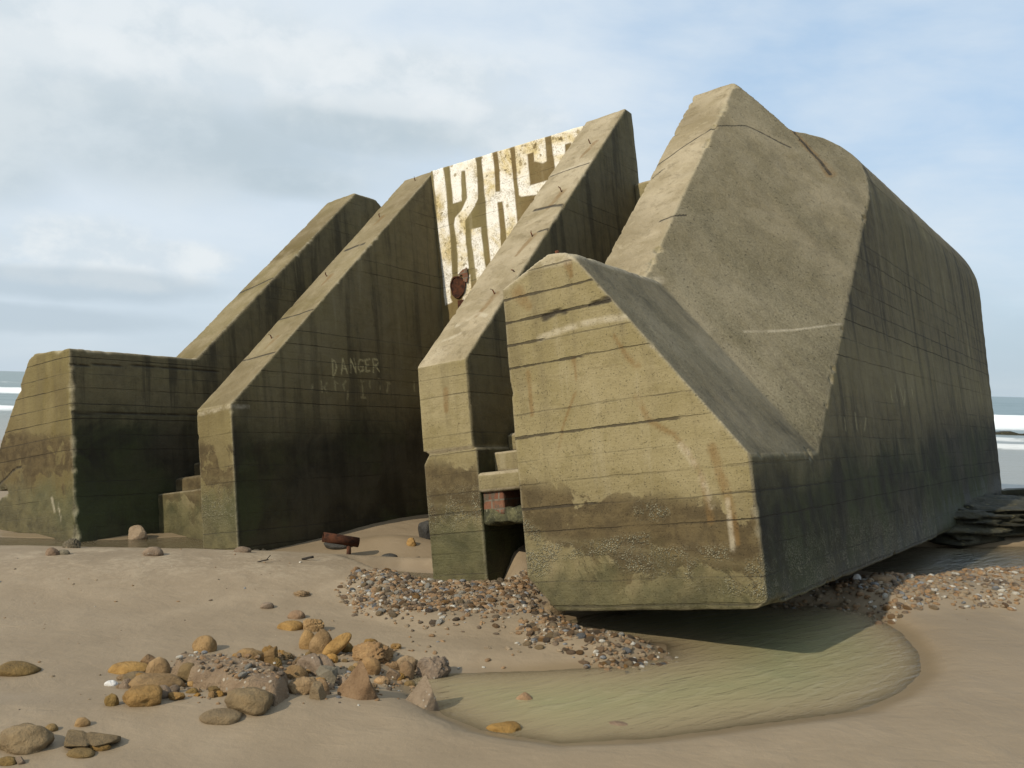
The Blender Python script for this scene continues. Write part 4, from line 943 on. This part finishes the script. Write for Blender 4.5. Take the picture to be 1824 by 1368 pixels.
ROCKS = [
('flat','olive',-2.596,4.957,0.227,0.043,"olive stone half sunk in bare sand at the picture's left edge"),
('flat','ochre',-2.015,5.020,0.197,0.040,'long flat ochre stone lying topmost in the leftmost stone cluster'),
('round','ochre',-1.825,4.939,0.121,0.086,'rounded orange stone between the long flat stone and the gravelly slab'),
('flat','olive',-1.918,4.871,0.130,0.034,'narrow olive stone tucked under the long flat ochre stone'),
('round','blue',-1.802,5.030,0.057,0.027,'small blue-black pebble resting against the rounded orange stone'),
('round','olive',-1.632,4.836,0.104,0.087,'rounded olive stone leaning on the left end of the gravelly slab'),
('lumpy','ochre',-1.747,4.692,0.257,0.049,'broad lumpy ochre stone in the middle of the leftmost cluster'),
('angular','brown',-1.898,4.721,0.056,0.041,'small brown stone at the left tip of the broad lumpy stone'),
('flat','white',-1.995,4.772,0.060,0.020,'pale grey-white shell lying left of the stone cluster'),
('lumpy','ochre',-1.710,4.425,0.176,0.074,'big domed ochre stone sunk in sand below the leftmost cluster'),
('round','brown',-1.646,4.533,0.076,0.049,'dark brown round stone beside the big domed ochre stone'),
('angular','ochre',-1.569,4.507,0.075,0.030,'small wedge of ochre stone right of the dark brown round one'),
('lumpy','olive',-1.848,4.431,0.063,0.044,'dull olive stone left of the big domed ochre stone'),
('round','ochre',-1.871,4.183,0.060,0.029,'small orange ball-like stone alone above the split rock'),
('split','olive',-1.759,3.967,0.222,0.041,'elongated split rock in the bottom left corner group'),
('angular','ochre',-1.700,3.969,0.080,0.020,'small ochre stone wedged under the right end of the split rock'),
('flat','olive',-1.751,3.897,0.104,0.020,'low flat stone half buried below the split rock'),
('lumpy','olive',-2.010,3.918,0.208,0.080,"large olive boulder cut by the picture's left edge near the bottom"),
('round','olive',-1.983,4.120,0.059,0.023,'small stone touching the tip of the large olive boulder'),
('flat','olive',-2.004,3.800,0.072,0.020,'stone in the very bottom left corner'),
('angular','brown',-1.954,3.812,0.041,0.020,'brown chip next to the bottom left corner stone'),
('flat','olive',-1.294,4.279,0.173,0.029,'flat olive stone nearly level with the sand below the gravelly slab'),
('lumpy','olive',-1.198,4.371,0.203,0.078,'big olive stone with a notch below the front of the gravelly slab'),
('round','ochre',-1.754,5.471,0.130,0.072,'domed ochre stone standing just behind the gravelly slab'),
('lumpy','ochre',-1.423,5.221,0.162,0.071,'ochre stone resting on the back edge of the gravelly slab'),
('angular','ochre',-1.299,5.235,0.075,0.091,"upright ochre stone right of the one on the slab's back edge"),
('round','ochre',-1.176,5.599,0.100,0.089,'ochre stone half hidden behind the tallest rounded boulder'),
('round','ochre',-1.083,5.496,0.128,0.115,'tallest rounded ochre boulder at the back of the rock group'),
('long','ochre',-0.980,5.460,0.156,0.110,'long ochre stone tilted up against the tallest rounded boulder'),
('craggy','orange',-0.764,5.386,0.231,0.087,'cracked bright orange rock at the back of the group'),
('round','orange',-0.740,5.156,0.114,0.074,'smooth orange stone below the cracked bright orange rock'),
('lumpy','ochre',-0.559,5.351,0.111,0.066,'ochre stone left of the rough brown conglomerate lump'),
('round','orange',-0.544,5.221,0.078,0.084,"upright egg-shaped orange stone at the pool's left edge"),
('craggy','brown',-0.402,5.265,0.185,0.094,"rough brown conglomerate lump nearest the pool's left tip"),
('pyramid','pink',-0.723,4.651,0.199,0.140,'pinkish pyramid-shaped rock with a dark shaded side'),
('pyramid','tan',-0.409,4.729,0.169,0.129,"tan pyramid-shaped rock standing in the pool's left tip"),
('lumpy','ochre',-0.999,4.665,0.147,0.064,'wide ochre stone in front of the grey block'),
('angular','olive',-0.910,4.590,0.076,0.071,'triangular olive stone beside the pinkish pyramid rock'),
('split','brown',-1.029,5.087,0.203,0.089,'cracked brown rock at the right end of the gravelly slab'),
('angular','grey',-0.925,4.879,0.107,0.078,'greenish grey block between the cracked brown rock and the pink pyramid'),
('flat','ochre',-1.114,4.992,0.128,0.057,'ochre stone lying on the right end of the gravelly slab'),
('round','orange',-0.920,4.713,0.081,0.056,'orange stone under the greenish grey block'),
('craggy','ochre',-1.221,5.961,0.138,0.066,'ochre rock heaped with small pebbles behind the rock group'),
('round','pink',-1.392,6.243,0.104,0.042,'reddish stone lying alone on the sand mound'),
('flat','ochre',-1.373,5.980,0.153,0.040,'flat ochre stone just in front of the lone reddish stone'),
('round','brown',-2.838,7.521,0.148,0.055,'smooth brown stone near the crest of the sand mound'),
('flat','brown',-2.217,7.853,0.136,0.037,'flat brown stone on the crest of the sand mound before the second fin'),
('flat','brown',-1.641,6.449,0.088,0.031,'small flat stone midway down the sand mound'),
('craggy','ochre',-1.467,6.728,0.120,0.025,'crumbly ochre clod high on the sand mound'),
('lumpy','ochre',0.002,4.480,0.155,0.034,"ochre stone just breaking the surface at the pool's near edge"),
('flat','pink',0.099,4.934,0.109,0.076,'reddish slab lying under water in the left half of the pool'),
('flat','pink',0.570,4.592,0.126,0.033,"dim pinkish stone under water near the pool's near edge"),
('angular','tan',-3.946,10.009,0.197,0.115,'pale pointed stone standing before the left stairs'),
('round','pink',-3.589,7.413,0.097,0.051,'dark red stone at the foot of the leftmost wall'),
('flat','grey',-3.517,7.452,0.093,0.030,'flat grey stone touching the dark red one'),
('craggy','grey',-3.664,7.903,0.141,0.065,'crumbled grey stone at the corner of the leftmost wall'),
('barn','black',-0.983,7.747,0.277,0.067,'black barnacle-covered rock in the shallow puddle left of the pillar'),
('angular','black',-0.865,9.847,0.152,0.157,"dark angular block leaning beside the pillar's left side"),
('round','ochre',-0.979,9.544,0.091,0.060,'small orange stone before the dark angular block'),
('flat','black',-1.100,8.711,0.145,0.038,'flat dark stone behind the barnacle-covered rock'),
('flat','black',-1.706,9.572,0.330,0.045,'dark broken plate lying under the rusty pipe'),
('round','olive',0.348,6.702,0.152,0.069,'olive stone stuck under the lower left corner of the front wall'),
('flat','brown',3.072,7.649,0.205,0.033,'flat brown stone lying in the shaded shingle'),
('round','white',2.849,7.667,0.064,0.052,'small white stone in the shaded shingle behind the front wall'),
('flat','ochre',-0.283,7.460,0.169,0.039,'pale ochre stone at the foot of the pillar'),
]
for i, (k, c, x, y, w_, h_, l) in enumerate(ROCKS): rock(k, c, x, y, w_, h_, l, 200 + i)

# the broad gravelly slab in the middle of the stones
SLABP = [(-1.805, 5.186), (-1.698, 5.237), (-1.482, 5.154), (-1.279, 5.053), (-1.108, 4.845), (-1.028, 4.60), (-1.085, 4.47), (-1.253, 4.53), (-1.433, 4.66), (-1.554, 4.75), (-1.758, 4.973)]
def slab_top(X, Y): return terrain(X, Y) + .085 + .035 * nz2(X, Y, 2.5, 92) + .016 * nz2(X, Y, 11, 93, 4) + .012 * nz2(X, Y, 34, 94, 3)
def slab():
    ax = np.arange(-2.0, -.85, .012); ay = np.arange(4.25, 5.45, .012); X, Y = np.meshgrid(ax, ay)
    s = sdist(X, Y, SLABP) + .035 * nz2(X, Y, 5, 90) + .012 * nz2(X, Y, 18, 91)
    top = slab_top(X, Y)
    Z = np.where(s < 0, top * 1.0 - .10 * np.exp(s / .022), terrain(X, Y) - .05 - s * .6)
    F = grid_faces(len(ax), len(ay)); ok = (s < .03).ravel(); F = F[ok[F].all(1)]
    used = np.unique(F); rem = np.full(X.size, -1); rem[used] = np.arange(len(used))
    V = np.stack([X.ravel(), Y.ravel(), Z.ravel()], 1)[used]; c = V.mean(0); c[2] = 0
    o = new_obj('rock', big_mesh('rock', V - c, rem[F]), STONE['slab']); o.location = c
    tag(o, 'broad flat slab of brown gravelly conglomerate in the middle of the stones', 'rock', 'stones scattered on the sand')
slab()
# the smaller broken stones packed round the slab
CLUS = [(-2.05, 4.75), (-2.0, 5.15), (-1.7, 5.35), (-1.1, 5.5), (-.85, 5.75), (-.5, 5.55), (-.45, 5.1), (-.6, 4.75), (-1.1, 4.5), (-1.6, 4.55)]
rc = random.Random(77); n_ = 0
while n_ < 85:
    x, y = rc.uniform(-2.1, -.4), rc.uniform(4.45, 5.8)
    if float(sdist(np.array([x]), np.array([y]), CLUS)[0]) > 0 or float(sdist(np.array([x]), np.array([y]), SLABP)[0]) < .0: continue
    c = rc.choice(['ochre', 'ochre', 'orange', 'brown', 'olive']); k = rc.choice(['craggy', 'angular', 'lumpy', 'flat', 'craggy']); w_ = rc.uniform(.028, .085) * rc.uniform(.7, 1.15)
    rock(k, c, x, y, w_, w_ * rc.uniform(.35, .7), 'small broken %s stone packed among the larger stones round the gravelly slab' % c, 500 + n_); n_ += 1

def ledge(cx, cy, w_, d_, h_, seed, label, rot=0.0):
    V, F = ICO5; V = V.copy(); o = np.array([seed, seed * .7, 0.0])
    V *= (1 + .22 * fbm(V * 1.4 + o, 3, seed))[:, None]; V = cut(V, (0, 0, 1), .55, .2); V = cut(V, (0, -1, .2), .7, .2); V = cut(V, (.3, -.8, -.3), .6, .2)
    rg = np.abs(fbm(V * np.array([1.2, 3, 3]) * 1.6 + o, 3, seed + 3)); V *= (1 - .18 * np.clip(.2 - rg, 0, 1) / .2)[:, None]; V *= (1 + .05 * fbm(V * 8 + o, 4, seed + 5))[:, None]
    lo, hi = V.min(0), V.max(0); V = (V - (lo + hi) / 2) / (hi - lo) * np.array([w_, d_, h_ * 1.6])
    ob = new_obj('rock_ledge', big_mesh('rock_ledge', V, F), M_SLAB); ob.location = (cx, cy, float(terrain(np.array([cx]), np.array([cy]))[0]) + h_ * .2); ob.rotation_euler = (0, 0, rot)
    tag(ob, label, 'rock ledge', 'dark rocks behind the bunker')
ledge(5.7, 11.8, 3.6, 2.4, .36, 3, 'long dark weedy rock ledge half in water behind the bunker', .30)
ledge(6.55, 11.0, 1.1, .9, .40, 8, 'yellowish weedy rock at the sunlit end of the dark ledge', .1)
ledge(7.2, 13.6, 1.9, 1.5, .28, 12, 'low dark rock farther out behind the weedy ledge', .2)

# ------------------------------------------------------------------ shingle
rnd = np.random.default_rng(11)
PB = []
for k in range(10):
    V, F = ICO2; V = V * (1 + .26 * fbm(V * 1.1 + k * 9.1, 2, 300 + k))[:, None]
    rr = random.Random(k)
    for _ in range(4): V = cut(V, (rr.gauss(0, 1), rr.gauss(0, 1), rr.gauss(0, 1)), rr.uniform(.62, .85), .25)
    PB.append(V * np.array([1.0, rr.uniform(.62, .85), rr.uniform(.38, .6)]))
COLS = list(PEB)
def scatter(poly, n, zone, smin, smax, edge=.12, dens=None):
    xs = [p[0] for p in poly]; ys = [p[1] for p in poly]; out = []
    while len(out) < n:
        m_ = 4000; X = rnd.uniform(min(xs) - .25, max(xs) + .25, m_); Y = rnd.uniform(min(ys) - .25, max(ys) + .25, m_)
        s = sdist(X, Y, poly); clump = nz2(X, Y, 1.7, 400) * .6 + nz2(X, Y, 5, 401) * .5
        p = np.clip(.95 - np.maximum(s + edge * .5, 0) / edge, 0, 1) * np.clip(.75 + clump, .10, 1)
        if dens is not None: p = p * dens(X, Y)
        keep = rnd.random(m_) < p
        for x, y in zip(X[keep], Y[keep]): out.append((x, y, smin + (smax - smin) * rnd.random() ** 2.4, zone))
    return out[:n]
pebs = scatter(SPIT, 3600, 'spit', .009, .037, .24, lambda X, Y: np.where((Y < 6.35) & (X < .1), .16, 1.0))
pebs += scatter(BANK, 3600, 'bank', .010, .040, .22)
pebs += scatter([(-1.45, 4.5), (-1.9, 5.3), (-1.2, 5.55), (-.55, 5.6), (-.3, 5.2), (-.7, 4.6)], 620, 'rocks', .008, .026, .2)
pebs += scatter([(-4.6, 5.0), (-4.6, 8.0), (-1.2, 8.0), (-.5, 5.8), (-1.2, 4.2), (-2.4, 4.2)], 190, 'sand', .003, .015, .2)
pebs += scatter([(-.5, 5.4), (-1.0, 6.9), (.4, 6.2), (.7, 5.6)], 70, 'spit', .011, .028, .2)
pebs += scatter([(3.0, 4.0), (3.0, 6.6), (5, 7), (5, 4)], 30, 'sand', .003, .009, .2)
cidx = rnd.choice(5, len(pebs), p=[.40, .25, .21, .05, .09])
pebs = [(*p, int(c)) for p, c in zip(pebs, cidx)]
# the largest-looking 300 are objects of their own, the rest is one mass of shingle
def looks(p): return p[2] / math.hypot(p[0], p[1], 1.6)
def seen(p):
    x, y = p[0], p[1]; px = 912 + 1680 * x / y; py = 685 + 1680 * 1.55 / y
    return 5 < px < 1815 and py < 1360 and not (x > .35 and y > 6.9 - .0 * x and y < 8.6 and x < 1.6)
order = sorted(range(len(pebs)), key=lambda i: -(looks(pebs[i]) if seen(pebs[i]) else 0))
solo = set(order[:300])
XY = np.array([[p[0], p[1]] for p in pebs]); ZZ = terrain(XY[:, 0], XY[:, 1])
ROT = rnd.uniform(0, 2 * math.pi, len(pebs)); TX = rnd.normal(0, .28, len(pebs)); TY = rnd.normal(0, .28, len(pebs)); LIFT = rnd.uniform(-.15, .45, len(pebs))
SLs = sdist(XY[:, 0], XY[:, 1], SLABP); ZZ = np.where(SLs < -.02, slab_top(XY[:, 0], XY[:, 1]), ZZ)
LIFT *= np.array([1.0 if p[3] in ('spit', 'bank') else .5 for p in pebs])
pm = {}
for k in range(10):
    for ci, cn in enumerate(COLS):
        me = big_mesh('pebble', PB[k], ICO2[1]); me.materials.append(PEB[cn]); pm[k, ci] = me
ZONE = {'spit': 'lying in the shingle spit between the pillar and the pool', 'bank': 'lying in the shingle bank beside the dark side wall', 'rocks': 'lying between the ochre stones around the gravelly slab', 'sand': 'lying alone on the bare sand'}
sv, sf, smi = [], [], []; off = 0
for i, p in enumerate(pebs):
    x, y, r_, zone, ci = p; k = int(rnd.integers(10)); z = ZZ[i] + r_ * .5 * LIFT[i]
    Rm = Matrix.Rotation(ROT[i], 3, 'Z') @ Matrix.Rotation(TX[i], 3, 'X') @ Matrix.Rotation(TY[i], 3, 'Y')
    if i in solo:
        o = bpy.data.objects.new('pebble', pm[k, ci]); COL.objects.link(o); o.location = (x, y, z); o.rotation_euler = Rm.to_euler(); o.scale = (r_, r_, r_)
        tag(o, 'small ' + COLS[ci] + ' flint pebble ' + ZONE[zone], 'pebble', 'loose pebbles on the beach')
    else:
        V = (PB[k] * r_) @ np.array(Rm).T + np.array([x, y, z]); sv.append(V); sf.append(ICO2[1] + off); smi.append(np.full(len(ICO2[1]), ci)); off += len(V)
sh = big_mesh('shingle', np.concatenate(sv), np.concatenate(sf))
so = new_obj('shingle', sh, [PEB[c] for c in COLS]); sh.polygons.foreach_set('material_index', np.concatenate(smi).astype(np.int32)); sh.update()
tag(so, 'mixed brown, white and grey flint shingle around the foot of the bunker', 'shingle', 'loose pebbles on the beach', 'stuff')

# ------------------------------------------------------------------ bits on the sand
def zt(x, y): return float(terrain(np.array([x]), np.array([y]))[0])
def pipe():
    x, y = -1.62, 9.15; n = 20; e = bpy.data.objects.new('rusty_pipe', None); COL.objects.link(e); e.location = (x, y, zt(x, y))
    V, F = [], []; a = Vector((-.17, -.02, .215)); b = Vector((.155, .10, .150)); d = (b - a).normalized(); p = d.orthogonal().normalized(); q = d.cross(p)
    rings = [(a, .038), (a, .048), (a + (b - a) * .5, .048), (b, .048), (b, .038), (a + (b - a) * .5, .036), (a, .038)]
    for c, r_ in rings:
        for k in range(n): t_ = 2 * math.pi * k / n; V.append(c + (p * math.cos(t_) + q * math.sin(t_)) * r_ * (1 + .03 * math.sin(3 * t_)))
    for i in range(6):
        for k in range(n): F.append((i * n + k, i * n + (k + 1) % n, (i + 1) * n + (k + 1) % n, (i + 1) * n + k))
    new_obj('tube', mesh_from(V, F, 'tube'), M_RUSTD, e)
    for dx_ in (.06,):
        tube('stub', [Vector((dx_, .05, -.06)), Vector((dx_ + .01, .06, .07)), Vector((dx_ + .005, .06, .15))], .022, M_RUST, e, 8)
    tag(e, 'short rusty iron pipe sticking out of the sand between the two middle fins', 'pipe')
pipe()
def stick(x, y, l_, ang_, r_, label, fork=False):
    e = tube('driftwood_stick', [Vector((-l_ / 2 * math.cos(ang_), -l_ / 2 * math.sin(ang_), 0)), Vector((0, 0, .012)), Vector((l_ / 2 * math.cos(ang_), l_ / 2 * math.sin(ang_), .02))], r_, M_WOOD, None, 7)
    e.location = (x, y, zt(x, y) + r_ * .6); tag(e, label, 'stick')
    if fork: tube('twig', [Vector((.02, 0, .01)), Vector((.05, .03, .05))], r_ * .7, M_WOOD, e, 6)
stick(-1.62, 7.65, .095, .25, .010, 'thick dark stick lying high on the sand mound before the pipe')
stick(-1.93, 7.45, .085, .05, .005, 'thin forked twig on the sand mound below the thick dark stick', True)
stick(-.93, 9.15, .16, .35, .010, 'thin dark stick by the dark angular block')

# the low dark groyne out in the surf
def groyne():
    V, F = [], []; n = 40
    for i in range(n + 1):
        x = 21.5 + 18 * i / n; hh = .14 + .05 * math.sin(i * 1.7) + .03 * math.sin(i * 4.1)
        for (dy_, z_) in ((-.5, -.8), (-.35, ZSEA + hh), (.35, ZSEA + hh * .9), (.5, -.8)): V.append((x, 45 + dy_ + .2 * math.sin(i * .4), z_))
    for i in range(n):
        for k in range(3): F.append((i * 4 + k, i * 4 + k + 1, i * 4 + 5 + k, i * 4 + 4 + k))
    F.append((0, 1, 2, 3)); F.append((n * 4 + 3, n * 4 + 2, n * 4 + 1, n * 4))
    tag(new_obj('groyne', mesh_from(V, F, 'groyne', False), M_SLAB), 'low dark groyne lying across the surf beyond the bunker', 'groyne')
groyne()
